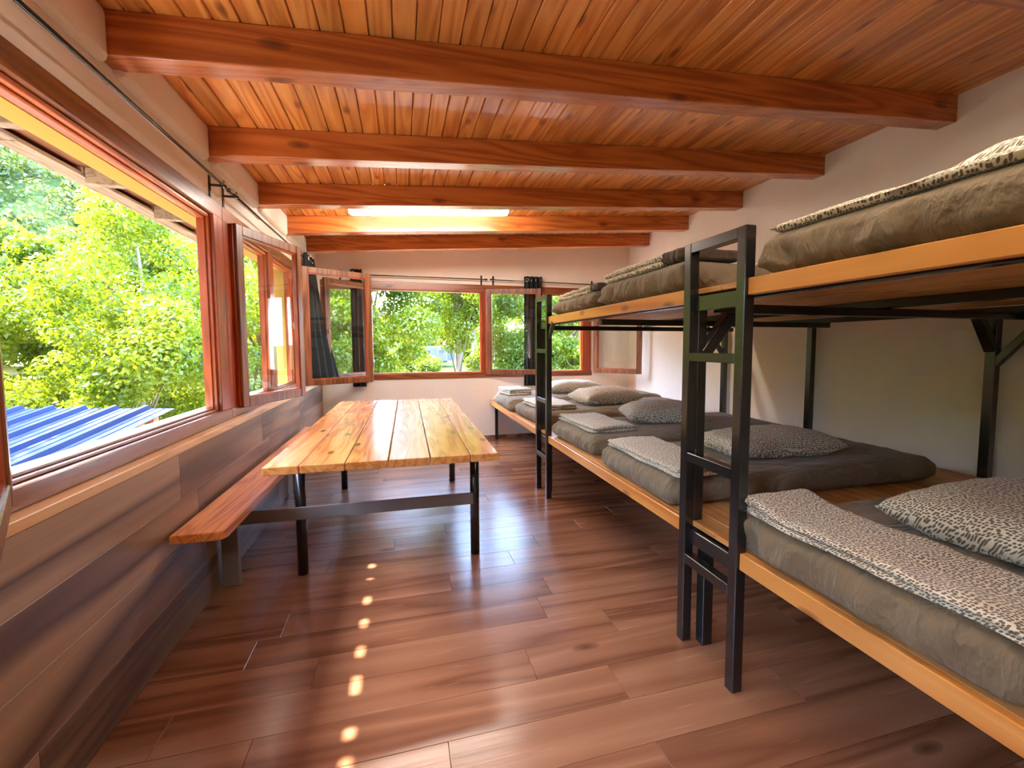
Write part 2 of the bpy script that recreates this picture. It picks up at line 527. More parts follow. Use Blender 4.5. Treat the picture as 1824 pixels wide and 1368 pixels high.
# ------------------------------------------------------------------ ceiling
cz = MB()
for (xa, xb) in ((XOUT, XR + 0.2),):
    cz.hexa([(xa, YB - 0.2, ceil_z(xa) + 0.022), (xb, YB - 0.2, ceil_z(xb) + 0.022), (xb, YF + 0.3, ceil_z(xb) + 0.022), (xa, YF + 0.3, ceil_z(xa) + 0.022),
             (xa, YB - 0.2, ceil_z(xa) + 0.12), (xb, YB - 0.2, ceil_z(xb) + 0.12), (xb, YF + 0.3, ceil_z(xb) + 0.12), (xa, YF + 0.3, ceil_z(xa) + 0.12)])
ceiling = cz.build('ceiling', M['ceil'])
tag(ceiling, 'sloping ceiling of narrow pine boards over exposed beams', kind='structure')
CW = 0.0935
ang = math.atan(SL)
nb = int((XR - XW) / CW) + 1
cp = MB()
prof = [(0.0014, 0.02), (0.0014, 0.006), (0.0055, 0.0), (CW - 0.0055, 0.0), (CW - 0.0014, 0.006), (CW - 0.0014, 0.02)]
va = [cp.bm.verts.new((px, YB, pz)) for px, pz in prof]
vb = [cp.bm.verts.new((px, YF, pz)) for px, pz in prof]
for i in range(len(prof)):
    k = (i + 1) % len(prof)
    cp.bm.faces.new((va[i], va[k], vb[k], vb[i]))
cp.bm.faces.new(va)
cp.bm.faces.new(list(reversed(vb)))
cme = cp.mesh('plank', M['ceil'])
for i in range(nb):
    x = XW + i * CW
    if x + CW > XR + 0.08:
        break
    o = new_obj('plank', cme, ceiling)
    o.location = (x, 0, ceil_z(x))
    o.rotation_euler = (0, -ang, 0)
for (y,) in BEAMS:
    xa, xb = XW - 0.03, XR + 0.03
    b = MB()
    b.hexa([(xa, y, beam_z(xa)), (xb, y, beam_z(xb)), (xb, y + 0.118, beam_z(xb)), (xa, y + 0.118, beam_z(xa)),
            (xa, y, ceil_z(xa)), (xb, y, ceil_z(xb)), (xb, y + 0.118, ceil_z(xb)), (xa, y + 0.118, ceil_z(xa))])
    bmesh.ops.bevel(b.bm, geom=b.bm.edges[:], offset=0.006, segments=2, affect='EDGES', profile=0.5)
    b.build('beam', M['beam'], ceiling)

# ------------------------------------------------------------------ windows
def stile_profile(o):
    return o

def casement(parent, corner, a, w=0.742, z0=0.906, z1=2.08, t=0.044, mirror=False, handle=True, jam=None):
    """An opened casement: corner = hinge-side corner of the face turned to the room's camera side,
    a = heading (0 = +y, positive towards +x); thickness runs away from the viewer's face."""
    d = Vector((math.sin(a), math.cos(a), 0))
    n = Vector((math.cos(a), -math.sin(a), 0)) * (-1 if mirror else 1)     # face normal
    m = Matrix((d, -n, Vector((0, 0, 1)))).transposed().to_4x4()
    m.translation = Vector((corner[0], corner[1], 0))
    sw = 0.062
    lf = MB()
    lf.box(0, sw, 0, t, z0, z1, 0.004, 1)
    lf.box(w - sw, w, 0, t, z0, z1, 0.004, 1)
    lf.box(sw, w - sw, 0.001, t - 0.001, z0, z0 + sw, 0.004, 1)
    lf.box(sw, w - sw, 0.001, t - 0.001, z1 - sw, z1, 0.004, 1)
    for v in lf.bm.verts:
        v.co = m @ v.co
    c = lf.build('casement', M['leaf_wood'], parent)
    bd = MB()                                           # glazing bead
    for q in ((sw - 0.004, sw + 0.01, z0 + sw, z1 - sw), (w - sw - 0.01, w - sw + 0.004, z0 + sw, z1 - sw)):
        bd.box(q[0], q[1], 0.008, t - 0.008, q[2], q[3], mat=m)
    for q in ((z0 + sw - 0.004, z0 + sw + 0.01), (z1 - sw - 0.01, z1 - sw + 0.004)):
        bd.box(sw, w - sw, 0.008, t - 0.008, q[0], q[1], mat=m)
    bd.build('glazing_bead', M['frame'], c)
    MB().box(sw - 0.002, w - sw + 0.002, t * 0.45, t * 0.55, z0 + sw - 0.002, z1 - sw + 0.002, mat=m).build('pane', M['glass'], c)
    rb = MB().box(-0.012, 0.0, t * 0.35, t, z0 + 0.012, z1 - 0.012, 0.002, 1, m)     # rebate lip on the hinge edge
    rb.build('rebate', M['frame'], c)
    for hz in (z0 + 0.17, z1 - 0.19):
        p = m @ Vector((-0.008, t + 0.004, hz))
        MB().tube([p - Vector((0, 0, 0.05)), p - Vector((0, 0, 0.048)), p + Vector((0, 0, 0.048)), p + Vector((0, 0, 0.055))], [0.004, 0.0075, 0.0075, 0.003], 8).build('hinge', M['chrome'], c)
    if handle:
        MB().bar(m @ Vector((w - sw / 2, t + 0.012, (z0 + z1) / 2)), m @ Vector((w - sw / 2, t + 0.012, (z0 + z1) / 2 - 0.05)), 0.012, 0.014, up=n).build('handle', M['chrome'], c)
    return c

FX = XW + 0.012                                # room-side face of the left frames
def jamb(parent, y0, y1, name='jamb'):
    o = MB()
    o.box(XW - 0.065, FX, y0, y1, ZS + 0.05, ZT - 0.03, 0.003)
    j = o.build(name, M['frame'], parent)
    for s, yy in ((-1, y0), (1, y1)):
        q = MB()
        q.box(XW - 0.065, FX - 0.018, min(yy, yy + s * 0.018), max(yy, yy + s * 0.018), ZS + 0.06, ZT - 0.05, 0.003)
        q.box(XW - 0.065, FX - 0.036, min(yy + s * 0.018, yy + s * 0.03), max(yy + s * 0.018, yy + s * 0.03), ZS + 0.06, ZT - 0.05, 0.003)
        q.build('rebate', M['frame'], j)
    return j

def rail_pair(win, y0, y1):
    h = MB()
    h.box(XW - 0.065, FX, y0, y1, ZT - 0.035, ZT + 0.052, 0.004)
    hd = h.build('head', M['frame_h'], win)
    q = MB()
    q.box(XW - 0.065, FX - 0.02, y0, y1, ZT - 0.055, ZT - 0.036, 0.003)
    q.box(XW - 0.065, FX - 0.04, y0, y1, ZT - 0.068, ZT - 0.056, 0.003)
    q.build('rebate', M['frame_bounce'], hd)
    s = MB()
    s.box(XW - 0.065, FX + 0.004, y0, y1, ZS - 0.008, ZS + 0.058, 0.004)
    so = s.build('sill_rail', M['frame_h'], win)
    q = MB()
    q.box(XW - 0.065, FX - 0.022, y0, y1, ZS + 0.059, ZS + 0.070, 0.002)
    q.box(XW - 0.065, FX - 0.042, y0, y1, ZS + 0.070, ZS + 0.080, 0.002)
    q.build('rebate', M['frame_h'], so)

JS = [1.40, 1.50, 3.135, 3.455, 4.30, 4.43, 5.20, 5.27]
w1 = tag(empty('window_1'), 'nearest left window, wide open towards the hills and metal roof', kind='structure')
w2 = tag(empty('window_2'), 'second window on the left wall behind the opened glass leaf', kind='structure')
w3 = tag(empty('window_3'), 'third window on the left wall beside the far corner', kind='structure')
rail_pair(w1, 1.20, 3.28)
rail_pair(w2, 3.28, 4.365)
rail_pair(w3, 4.365, 5.34)
jamb(w1, JS[0] - 0.1, JS[1])
jamb(w1, JS[2], 3.28)
jamb(w2, 3.2805, JS[3])
jamb(w2, JS[4], 4.365)
jamb(w3, 4.3655, JS[5])
jamb(w3, JS[6], JS[7] + 0.03)
casement(w1, (-0.986, 3.395), 0.33)
casement(w1, (-0.968, 1.50), math.pi - 0.53, mirror=True)
casement(w3, (-0.941, 5.16), 1.009, w=0.747, z0=0.896, z1=2.105)

w4 = tag(empty('window_4'), 'left window of the far wall, open to the bright trees', kind='structure')
w5 = tag(empty('window_5'), 'right window of the far wall beside the bunk ladder', kind='structure')
def far_frame(win, x0, x1, jl, jr):
    hd = bx('head', M['frame_x'], win, x0, x1, YF - 0.014, YF + 0.06, 2.04, 2.135, bev=0.004)
    bx('rebate', M['frame_x'], hd, x0, x1, YF + 0.008, YF + 0.06, 2.022, 2.04, bev=0.002)
    sr = bx('sill_rail', M['frame_x'], win, x0, x1, YF - 0.018, YF + 0.06, 0.862, 0.935, bev=0.004)
    bx('rebate', M['frame_x'], sr, x0, x1, YF + 0.008, YF + 0.06, 0.935, 0.947, bev=0.002)
    for a, b in (jl, jr):
        j = bx('jamb', M['frame'], win, a, b, YF - 0.012, YF + 0.06, 0.935, 2.04, bev=0.004)
        bx('rebate', M['frame'], j, a - 0.012, b + 0.012, YF + 0.01, YF + 0.06, 0.947, 2.022, bev=0.002)
far_frame(w4, -0.96, 1.105, (-0.96, -0.87), (1.065, 1.105))
bx('jamb', M['frame'], w4, -0.46, -0.385, YF - 0.012, YF + 0.06, 0.935, 2.04, bev=0.004)
bx('pane', M['glass'], w4, -0.875, -0.455, YF + 0.028, YF + 0.033, 0.94, 2.035)
far_frame(w5, 1.105, 2.71, (1.1055, 1.15), (2.56, 2.70))
casement(w4, (1.13, 6.335), 1.895, w=0.745)
casement(w4, (-0.385, 6.335), math.pi + 0.70, w=0.72)
casement(w5, (2.72, 6.345), 2.484, w=0.745)
bx('trim_3', M['ledge'], None, FX0 - 0.05, FX1 + 0.03, YF + 0.07, YF + 0.28, 0.87, 0.9, bev=0.004)
tag(bpy.data.objects['trim_3'], 'pale outer ledge below the far windows', kind='structure')
# extra unseen window added behind the camera to let in more light
w6 = tag(empty('window_6'), 'extra unseen window added in the left wall behind the camera for light', kind='structure')
rail_pair(w6, -0.99, 1.20)
jamb(w6, -0.99, -0.90)
jamb(w6, 1.16, 1.199)

# ------------------------------------------------------------------ eave outside the left wall
EZ, EX = 2.515, -2.14                         # soffit height, outer edge
eave_root = empty('trim_4')
tag(eave_root, 'overhanging eave with grey edge board and brown rafters above the left windows', kind='structure')
SLOT0, SLOT1 = -1.942, -1.984
for a, b in [(-1.20, -1.39), (-1.394, -1.57), (-1.574, -1.75), (-1.754, SLOT0)]:
    bx('soffit_board', M['rafter'], eave_root, b, a, YB, YF + 0.5, EZ, EZ + 0.02)
bx('soffit_board', M['rafter'], eave_root, EX, SLOT1, YB, YF + 0.5, EZ, EZ + 0.02)
# filler blocks leave a row of small openings: the sun falls through them onto the floor
hole_c = [1.473, 1.597, 1.833, 2.038, 2.247, 2.45, 2.671, 2.842, 3.734]
hole_l = [0.06, 0.05, 0.10, 0.075, 0.07, 0.075, 0.04, 0.055, 0.045]
sun_y_run = EZ / (-SUN_DIR.z) * SUN_DIR.y
edges = [YB]
for c, l in zip(hole_c, hole_l):
    yc = c - sun_y_run
    edges += [yc - l / 2, yc + l / 2]
edges.append(YF + 0.5)
for i in range(0, len(edges), 2):
    bx('filler_block', M['rafter'], eave_root, SLOT1, SLOT0, edges[i], edges[i + 1], EZ, EZ + 0.02)
rng = random.Random(9)
y = YB
while y < YF + 0.4:                            # grey edge boards, butted end to end
    L = rng.uniform(0.75, 1.1)
    bx('edge_board', M['eave'], eave_root, EX, -2.035 + rng.uniform(-0.008, 0.004), y, min(y + L, YF + 0.5) - 0.004, EZ - 0.062 + rng.uniform(-0.004, 0.004), EZ - 0.036, bev=0.003)
    y += L
bx('fascia', M['eave'], eave_root, EX - 0.022, EX, YB, YF + 0.5, EZ - 0.065, EZ + 0.05, bev=0.003)
for (y,) in BEAMS:
    bx('rafter', M['eave'], eave_root, -2.03, -1.255, y - 0.04, y + 0.03, EZ - 0.11, EZ - 0.0005, bev=0.004)
    bx('edge_block', M['eave'], eave_root, EX + 0.002, -2.034, y - 0.05, y + 0.04, EZ - 0.036, EZ - 0.0005, bev=0.003)

#==PART2==
# ------------------------------------------------------------------ table with its bench
tb = empty('picnic_table', (-0.626, 2.3545, 0), -0.0108)
tag(tb, 'long pine plank table on black legs with a bench joined on the wall side', 'table')
TL, TZ, TT = 2.623, 0.7503, 0.040
xs = [0.0, 0.157, 0.357, 0.556, 0.757, 0.957, 1.106]
for a, b in zip(xs[:-1], xs[1:]):
    o = MB().box(0, b - a - 0.004, 0, TL, TZ - TT, TZ, 0.004, 2).build('plank', M['table'], tb)
    o.location = (a, 0, 0)
LEGS = [(0.053, 0.50), (1.043, 0.50), (0.080, 2.14), (1.050, 2.12)]
for lx, ly in LEGS:
    MB().tube([(lx, ly, 0), (lx, ly, TZ - TT)], 0.028, 20).build('leg', M['steel'], tb)
for ly, n in ((0.50, 0), (2.13, 1)):
    MB().box(0.06, 1.04, ly - 0.02, ly + 0.02, TZ - TT - 0.03, TZ - TT - 0.0005, 0.003).build('apron_rail', M['steel'], tb)
    # flat bar tying the legs to the bench
    bar = MB().box(-0.31, 1.03, ly - 0.038, ly - 0.026, 0.330, 0.402, 0.003)
    bar.build('crossbar', M['greysteel'], tb)
    MB().box(-0.335, -0.255, ly - 0.05, ly - 0.01, 0.0, 0.462, 0.003).build('bench_leg', M['greysteel'], tb)
# bench board with rounded corner
bs = MB()
pts = [(-0.335, -0.09), (-0.165, -0.09), (-0.146, -0.083), (-0.134, -0.068), (-0.130, -0.045), (-0.130, 2.66), (-0.335, 2.66)]
lo = [bs.bm.verts.new((x, y, 0.463)) for x, y in pts]
hi = [bs.bm.verts.new((x, y, 0.503)) for x, y in pts]
for i in range(len(pts)):
    k = (i + 1) % len(pts)
    bs.bm.faces.new((lo[i], lo[k], hi[k], hi[i]))
bs.bm.faces.new(list(reversed(lo)))
bs.bm.faces.new(hi)
bmesh.ops.bevel(bs.bm, geom=[e for e in bs.bm.edges if abs(e.verts[0].co.z - e.verts[1].co.z) < 1e-4], offset=0.005, segments=2, affect='EDGES', profile=0.5)
bs.build('bench_seat', M['bench'], tb)

# ------------------------------------------------------------------ bunk
BX = 1.180                                    # front face of the pine boards
BZ0, BZ1, UZ0, UZ1 = 0.4815, 0.5445, 1.4867, 1.5467
bk = tag(empty('bunk_bed', (0, 0, 0)), 'long two-tier black steel bunk with pine edge boards and two ladders', 'bunk bed')
PS = 0.045
def ladder(y0, y1, rungs, top):
    ld = MB()
    l = empty('ladder')
    l.parent = bk
    for y in (y0, y1):
        MB().box(1.166, 1.166 + PS, y, y + PS, 0, top, 0.003).build('upright', M['steel'], l)
    for a, b in rungs:
        MB().box(1.167, 1.167 + PS - 0.002, y0 + PS, y1, a, b, 0.002).build('rung', M['steel'], l)
    MB().box(1.167, 1.166 + PS, y0 + PS, y1, top - 0.04, top - 0.0005, 0.002).build('top_bar', M['steel'], l)
RUNG = [(0.362, 0.404), (0.811, 0.851), (1.242, 1.278)]
ladder(1.3835, 1.7070, RUNG, 1.731)
ladder(3.7000, 3.9990, [(0.318, 0.360)] + RUNG[1:], 1.731)
for y0, y1 in ((1.3835 + PS, 1.7070), (3.7000 + PS, 3.9990)):
    for z1 in (0.512, 1.512):
        MB().box(1.190, 1.2105, y0, y1, z1 - 0.062, z1, 0.002).build('rail', M['steel'], bk)
YN = -0.55
sections = [(YN, 1.3838), (1.7527, 3.7013), (4.0444, YF - 0.014)]
for k, (a, b) in enumerate(sections):
    bx('front_board', M['bedboard'], bk, BX, BX + 0.028, a, b, BZ0, BZ1, bev=0.003)
    if k < 2:
        bx('front_board', M['bedboard'], bk, BX, BX + 0.028, a, b, UZ0, UZ1, bev=0.003)
# decks of boards
DW = 0.1
def deck(y0, y1, z):
    me = MB().box(0, DW - 0.003, 0, y1 - y0, -0.022, 0, 0.002).mesh('deck_board', M['deck'])
    x = BX + 0.029
    while x + DW < XR - 0.03:
        o = new_obj('deck_board', me, bk)
        o.location = (x, y0, z)
        x += DW
deck(YN, 1.56, BZ1 - 0.001)
deck(1.563, 3.86, BZ1 - 0.001)
deck(3.863, YF - 0.02, BZ1 - 0.001)
deck(YN, 1.56, UZ1 - 0.001)
deck(1.563, 3.90, UZ1 - 0.001)
# steel frame under the decks
def sq(name, *a):
    bx(name, M['steel'], bk, *a, bev=0.003)
for zt, ylist, yend in ((BZ1 - 0.0235, (-0.45, 0.6, 1.66, 2.85, 4.02, 5.2, 6.30), YF - 0.05), (UZ1 - 0.0235, (-0.45, 0.55, 1.66, 2.85, 3.95), 3.95)):
    for x in (1.236, 2.20, 3.215):
        sq('rail', x, x + 0.04, YN, yend, zt - 0.04, zt)
    for y in ylist:
        sq('cross_rail', 1.277, 3.214, y, y + 0.04, zt - 0.08, zt - 0.0405)
LT = UZ1 - 0.0235 - 0.0405
LB = BZ1 - 0.0235 - 0.0405
for y in (-0.45, 1.655, 3.90):
    sq('leg', 1.232, 1.282, y, y + 0.05, 0, LB)
for y in (-0.45, 1.707, 3.999):
    sq('upper_post', 1.2115, 1.2565, y, y + 0.045, BZ1 - 0.001, LT + 0.04)
sq('leg', 1.232, 1.272, 6.28, 6.32, 0, LB)
for y in (-0.45, 1.80, 3.03, 4.10):
    sq('rear_post', 3.225, 3.275, y, y + 0.05, 0, LT if y != 4.10 else UZ1 - 0.07)
for y in (5.2, 6.28):
    sq('rear_post', 3.225, 3.265, y, y + 0.04, 0, LB)
def brace(p0, p1, w=0.04):
    MB().bar(p0, p1, w, w, bev=0.003).build('brace', M['steel'], bk)
brace((1.252, 1.73, 1.27), (1.43, 1.73, LT + 0.01), 0.05)
brace((1.19, 3.705, 1.375), (1.19, 3.595, LT + 0.02), 0.03)
brace((3.235, 1.825, 1.28), (3.09, 1.825, LT + 0.01), 0.05)
brace((3.250, 1.81, 1.20), (3.250, 1.58, LT + 0.01))
brace((3.235, 4.125, 1.20), (3.03, 4.125, LT + 0.01))

# ------------------------------------------------------------------ bedding
def wrinkle(p, seed, s=6.0, stretch=(1, 1, 1)):
    q = Vector((p.x * stretch[0] * s + seed * 3.7, p.y * stretch[1] * s - seed * 1.3, p.z * stretch[2] * s + seed))
    return noise.noise(q) * 0.5 + (0.32 - abs(noise.noise(q * 1.35 + Vector((4, 9, 2))))) * 0.75 + (0.3 - abs(noise.noise(q * 2.7))) * 0.4

def mattress(name, x0, y0, lx, ly, z, h, label, seed, rz=0.0, r=0.05, sag=0.0, group=None):
    """fitted sheet over foam: rounded box with puckered sides"""
    bm = bmesh.new()
    nx, nyy, nz = max(8, int(lx / 0.03)), max(8, int(ly / 0.022)), 9
    vmap = {}
    def P(i, j, k):
        key = (i, j, k)
        if key in vmap:
            return vmap[key]
        x, y, zz = lx * i / nx, ly * j / nyy, h * k / nz
        # round
        cx = min(max(x, r), lx - r); cy = min(max(y, r), ly - r); cz = min(max(zz, r * 0.55), h - r * 0.75)
        d = Vector((x - cx, y - cy, zz - cz))
        p = Vector((x, y, zz))
        if d.length > 1e-6:
            rr = r if zz > h / 2 else r * 0.8
            n = d.normalized()
            sc = max(abs(d.x) / r, abs(d.y) / r, abs(d.z) / (r * 0.75 if zz > h / 2 else r * 0.55))
            p = Vector((cx, cy, cz)) + Vector((n.x * r, n.y * r, n.z * (r * 0.75 if zz > h / 2 else r * 0.55))) * sc
        side = min(1.0, max(0.0, 1.0 - zz / h) * 1.3)
        edge = min(x, lx - x, y, ly - y)
        # wrinkles: gathers running down the sides, soft folds on top
        w = wrinkle(Vector((x, y, zz)), seed, 9.0, (1, 1, 0.35))
        wt = wrinkle(Vector((x, y, 0)), seed + 9, 4.0, (0.5, 2.0, 1))
        corner = math.exp(-((min(y, ly - y)) ** 2 + min(x, lx - x) ** 2) / 0.05)
        if edge < 0.012:
            out = Vector((-1 if x < 0.012 else (1 if x > lx - 0.012 else 0), -1 if y < 0.012 else (1 if y > ly - 0.012 else 0), 0))
            p += out * (w * (0.042 + 0.022 * corner) * (0.35 + side) * (1.0 if zz > 0.03 else 0.3) + 0.012 * math.sin(math.pi * zz / h) - 0.006 * (1 - zz / h) ** 2)
        if k == nz:
            f = min(1.0, edge / 0.08)
            p.z += wt * 0.016 * f + 0.006 * f
        v = bm.verts.new(p)
        vmap[key] = v
        return v
    def face(a, b, c, d):
        bm.faces.new((a, b, c, d)).smooth = True
    for i in range(nx):
        for j in range(nyy):
            face(P(i, j, nz), P(i + 1, j, nz), P(i + 1, j + 1, nz), P(i, j + 1, nz))
            face(P(i, j, 0), P(i, j + 1, 0), P(i + 1, j + 1, 0), P(i + 1, j, 0))
    for k in range(nz):
        for i in range(nx):
            face(P(i, 0, k), P(i + 1, 0, k), P(i + 1, 0, k + 1), P(i, 0, k + 1))
            face(P(i, nyy, k), P(i, nyy, k + 1), P(i + 1, nyy, k + 1), P(i + 1, nyy, k))
        for j in range(nyy):
            face(P(0, j, k), P(0, j, k + 1), P(0, j + 1, k + 1), P(0, j + 1, k))
            face(P(nx, j, k), P(nx, j + 1, k), P(nx, j + 1, k + 1), P(nx, j, k + 1))
    zmin = min(v.co.z for v in bm.verts)
    for v in bm.verts:
        v.co.z = max(0.0, v.co.z - max(zmin, 0))
    me = bpy.data.meshes.new(name)
    bm.to_mesh(me)
    bm.free()
    me.materials.append(M['sheet'])
    o = new_obj(name, me)
    o.location = (x0, y0, z)
    o.rotation_euler = (0, 0, rz)
    tag(o, label, 'mattress', group)
    return o

def pillow(loc, rz, lx, ly, h, label, seed, tilt=0.0, group=None):
    bm = bmesh.new()
    n, m = 44, 32
    def prof(a): return max(0.0, 1 - abs(a) ** 2.6)
    grid = {}
    for s in (1, -1):
        for i in range(n + 1):
            for j in range(m + 1):
                a, b = -1 + 2 * i / n, -1 + 2 * j / m
                edge = i in (0, n) or j in (0, m)
                if s == -1 and edge:
                    grid[(s, i, j)] = grid[(1, i, j)]
                    continue
                pinch_x = 1 - 0.07 * (1 - b * b) * (abs(a) ** 3)
                pinch_y = 1 - 0.10 * (1 - a * a) * (abs(b) ** 3)
                x, y = a * lx / 2 * pinch_x, b * ly / 2 * pinch_y
                t = (prof(a) * prof(b)) ** 0.42
                q = Vector((x, y, 0))
                w = wrinkle(q, seed + (0 if s > 0 else 5), 9.0, (1.0, 1.0, 1))
                # creases radiating from corners
                z = s * (h / 2) * t + (w * 0.016 * min(1, t * 2))
                if s < 0:
                    z = max(z, -h * 0.36)
                if edge:
                    z = w * 0.006
                grid[(s, i, j)] = bm.verts.new((x, y, z))
    for s in (1, -1):
        for i in range(n):
            for j in range(m):
                q = [grid[(s, i, j)], grid[(s, i + 1, j)], grid[(s, i + 1, j + 1)], grid[(s, i, j + 1)]]
                if s < 0:
                    q.reverse()
                bm.faces.new(q).smooth = True
    zmin = min(v.co.z for v in bm.verts)
    for v in bm.verts:
        v.co.z -= zmin
    me = bpy.data.meshes.new('pillow')
    bm.to_mesh(me)
    bm.free()
    me.materials.append(M['spots'])
    o = new_obj('pillow', me)
    o.location = loc
    o.rotation_euler = (0, tilt, rz)
    tag(o, label, 'pillow', group)
    return o

def blanket(loc, rz, lx, ly, h, label, seed, layers=3, drop=0.0, inner=None, tilt=(0, 0), group=None, bulge=0.0):
    """folded blanket: stacked layers joined by rolled folds along one long side"""
    root = empty('folded_blanket', loc, rz)
    root.rotation_euler = (tilt[0], tilt[1], rz)
    tag(root, label, 'blanket', group)
    lh = h / layers
    for L in range(layers):
        bm = bmesh.new()
        n, m, kz = 20, 44, 5
        rr = lh / 2
        top, bot = {}, {}
        for i in range(n + 1):
            for j in range(m + 1):
                a, b = i / n, j / m
                ins = 0.006 * (layers - 1 - L) if L < layers - 1 else 0
                x = a * lx
                y = b * ly
                ex = min(x, lx - x); ey = min(y, ly - y)
                e = min(ex, ey)
                t = math.sqrt(max(0.0, 1 - (1 - min(1, e / rr)) ** 2)) if e < rr else 1.0
                w = wrinkle(Vector((x, y, L * 0.2)), seed, 5.0)
                wz = w * 0.016 * (0.4 + 0.6 * L / max(1, layers - 1)) * min(1, e / 0.02 + 0.3)
                jx = noise.noise(Vector((y * 4 + seed, L * 2.1, 0))) * 0.020
                jy = noise.noise(Vector((x * 5 + seed, L * 3.3, 7))) * 0.022
                zb = L * lh + bulge * (L / layers) * math.exp(-((b - 0.93) / 0.10) ** 2)
                zt = zb + lh * 1.02 + bulge / layers * math.exp(-((b - 0.93) / 0.10) ** 2)
                mid = (zb + zt) / 2
                half = (zt - zb) / 2 * t
                lowz = wz if L else max(0, wz)
                top[(i, j)] = bm.verts.new((x + jx, y + jy, mid + half + wz))
                bot[(i, j)] = bm.verts.new((x + jx, y + jy, mid - half + (wz if L else 0)))
        for i in range(n):
            for j in range(m):
                bm.faces.new((top[(i, j)], top[(i + 1, j)], top[(i + 1, j + 1)], top[(i, j + 1)])).smooth = True
                bm.faces.new((bot[(i, j)], bot[(i, j + 1)], bot[(i + 1, j + 1)], bot[(i + 1, j)])).smooth = True
        bmesh.ops.remove_doubles(bm, verts=bm.verts[:], dist=0.0004)
        # rim
        rim = [e for e in bm.edges if len(e.link_faces) == 1]
        if rim:
            bmesh.ops.holes_fill(bm, edges=rim, sides=0)
        me = bpy.data.meshes.new('fold')
        bm.to_mesh(me)
        bm.free()
        me.materials.append(M['spots'])
        new_obj('fold', me, root)
    if inner is not None:
        x0, x1, y0, y1 = inner
        bm = MB().box(x0, x1, y0, y1, 0.012, h + 0.012, 0.018, 3)
        bmesh.ops.subdivide_edges(bm.bm, edges=bm.bm.edges[:], cuts=3, use_grid_fill=True)
        for v in bm.bm.verts:
            w = wrinkle(v.co, seed + 3, 8.0)
            v.co += Vector((0, 0, w * 0.010))
            v.co.y += w * 0.012
        o = bm.build('plush_side', M['plush'], root, True)
        tag(o, 'dark brown plush side of the blanket')
    return root

DZ = BZ1 + 0.0005
MH = 0.131
mattress('mattress', 1.20, 0.585, 1.95, 0.835, DZ, MH + 0.012, 'nearest lower mattress in a grey-brown sheet, right of the near ladder', 1)
mattress('mattress', 1.20, 1.875, 1.68, 0.815, DZ, MH, 'lower mattress in a grey-brown sheet, directly behind the near ladder', 2, rz=-0.02)
mattress('mattress', 1.245, 2.905, 1.70, 0.80, DZ, MH, 'lower mattress in a grey-brown sheet, third from the camera, midway between the ladders', 3, rz=0.02)
mattress('mattress', 1.235, 4.135, 1.85, 0.86, DZ, MH, 'lower mattress in a grey-brown sheet, just beyond the far ladder', 4, rz=0.02)
mattress('mattress', 1.19, 5.13, 1.93, 0.92, DZ, MH + 0.02, 'farthest lower mattress in a grey sheet, under the far window', 5)
UZ = UZ1 + 0.0005
mattress('mattress', 1.195, 0.42, 1.90, 0.92, UZ, 0.135, 'upper mattress nearest the camera, right of the near ladder top', 6)
mattress('mattress', 1.195, 1.80, 1.90, 0.88, UZ, 0.135, 'upper mattress between the ladders, just left of the near ladder', 7)
mattress('mattress', 1.205, 2.79, 1.90, 0.84, UZ, 0.112, 'upper mattress at the far end, beside the far ladder top', 8)

TOPL = DZ + MH + 0.008
pillow((1.90, 0.95, TOPL + 0.008), 0.03, 0.70, 0.46, 0.19, 'spotted pillow on the nearest lower mattress, cut by the photo edge', 11)
pillow((2.06, 2.21, TOPL), -0.08, 0.74, 0.40, 0.165, 'plump spotted pillow on the mattress behind the near ladder', 12)
pillow((2.06, 3.40, TOPL), -0.25, 0.62, 0.42, 0.19, 'plump spotted pillow on the third mattress from the camera', 13)
pillow((2.12, 4.62, TOPL), 0.18, 0.72, 0.44, 0.205, 'pale spotted pillow on the mattress just beyond the far ladder', 14)
pillow((2.12, 5.65, TOPL + 0.02), 0.05, 0.74, 0.42, 0.18, 'pale spotted pillow on the farthest mattress under the window', 15)
blanket((1.20, 0.575, TOPL + 0.006), 0.0, 0.30, 0.84, 0.036, 'long folded spotted blanket on the edge of the nearest lower mattress', 21, layers=2, bulge=0.03)
blanket((1.225, 1.86, TOPL - 0.002), 0.0, 0.33, 0.78, 0.042, 'folded spotted blanket on the mattress behind the near ladder', 22, layers=2)
blanket((1.285, 3.0, TOPL - 0.002), 0.03, 0.36, 0.70, 0.045, 'folded spotted blanket on the third mattress from the camera', 23, layers=2)
blanket((1.27, 4.22, TOPL - 0.002), 0.03, 0.38, 0.66, 0.05, 'folded spotted blanket on the mattress just beyond the far ladder', 24, layers=2)
blanket((1.24, 5.42, TOPL + 0.018), 0.15, 0.30, 0.42, 0.075, 'small folded pale blanket on the farthest mattress under the window', 25, layers=3)
UT = UZ + 0.140
blanket((1.20, 0.42, UT), 0.0, 0.34, 0.90, 0.024, 'thin spotted blanket along the edge of the upper mattress nearest the camera', 26, layers=1)
pillow((1.62, 0.62, UT + 0.026), 1.5, 0.62, 0.46, 0.15, 'spotted pillow on the upper mattress nearest the camera', 16)
blanket((1.205, 2.02, UT), 0.0, 0.34, 0.66, 0.055, 'folded spotted blanket with dark lining on the upper mattress left of the near ladder', 27, layers=2, inner=(0.02, 0.33, -0.17, 0.02))
pillow((2.2, 2.15, UT), 0.1, 0.66, 0.42, 0.14, 'pillow at the back of the upper mattress left of the near ladder', 17)
blanket((1.22, 2.95, UT - 0.026), 0.0, 0.34, 0.64, 0.05, 'folded spotted blanket with dark lining on the upper mattress by the far ladder', 28, layers=2, inner=(0.02, 0.33, -0.12, 0.02))

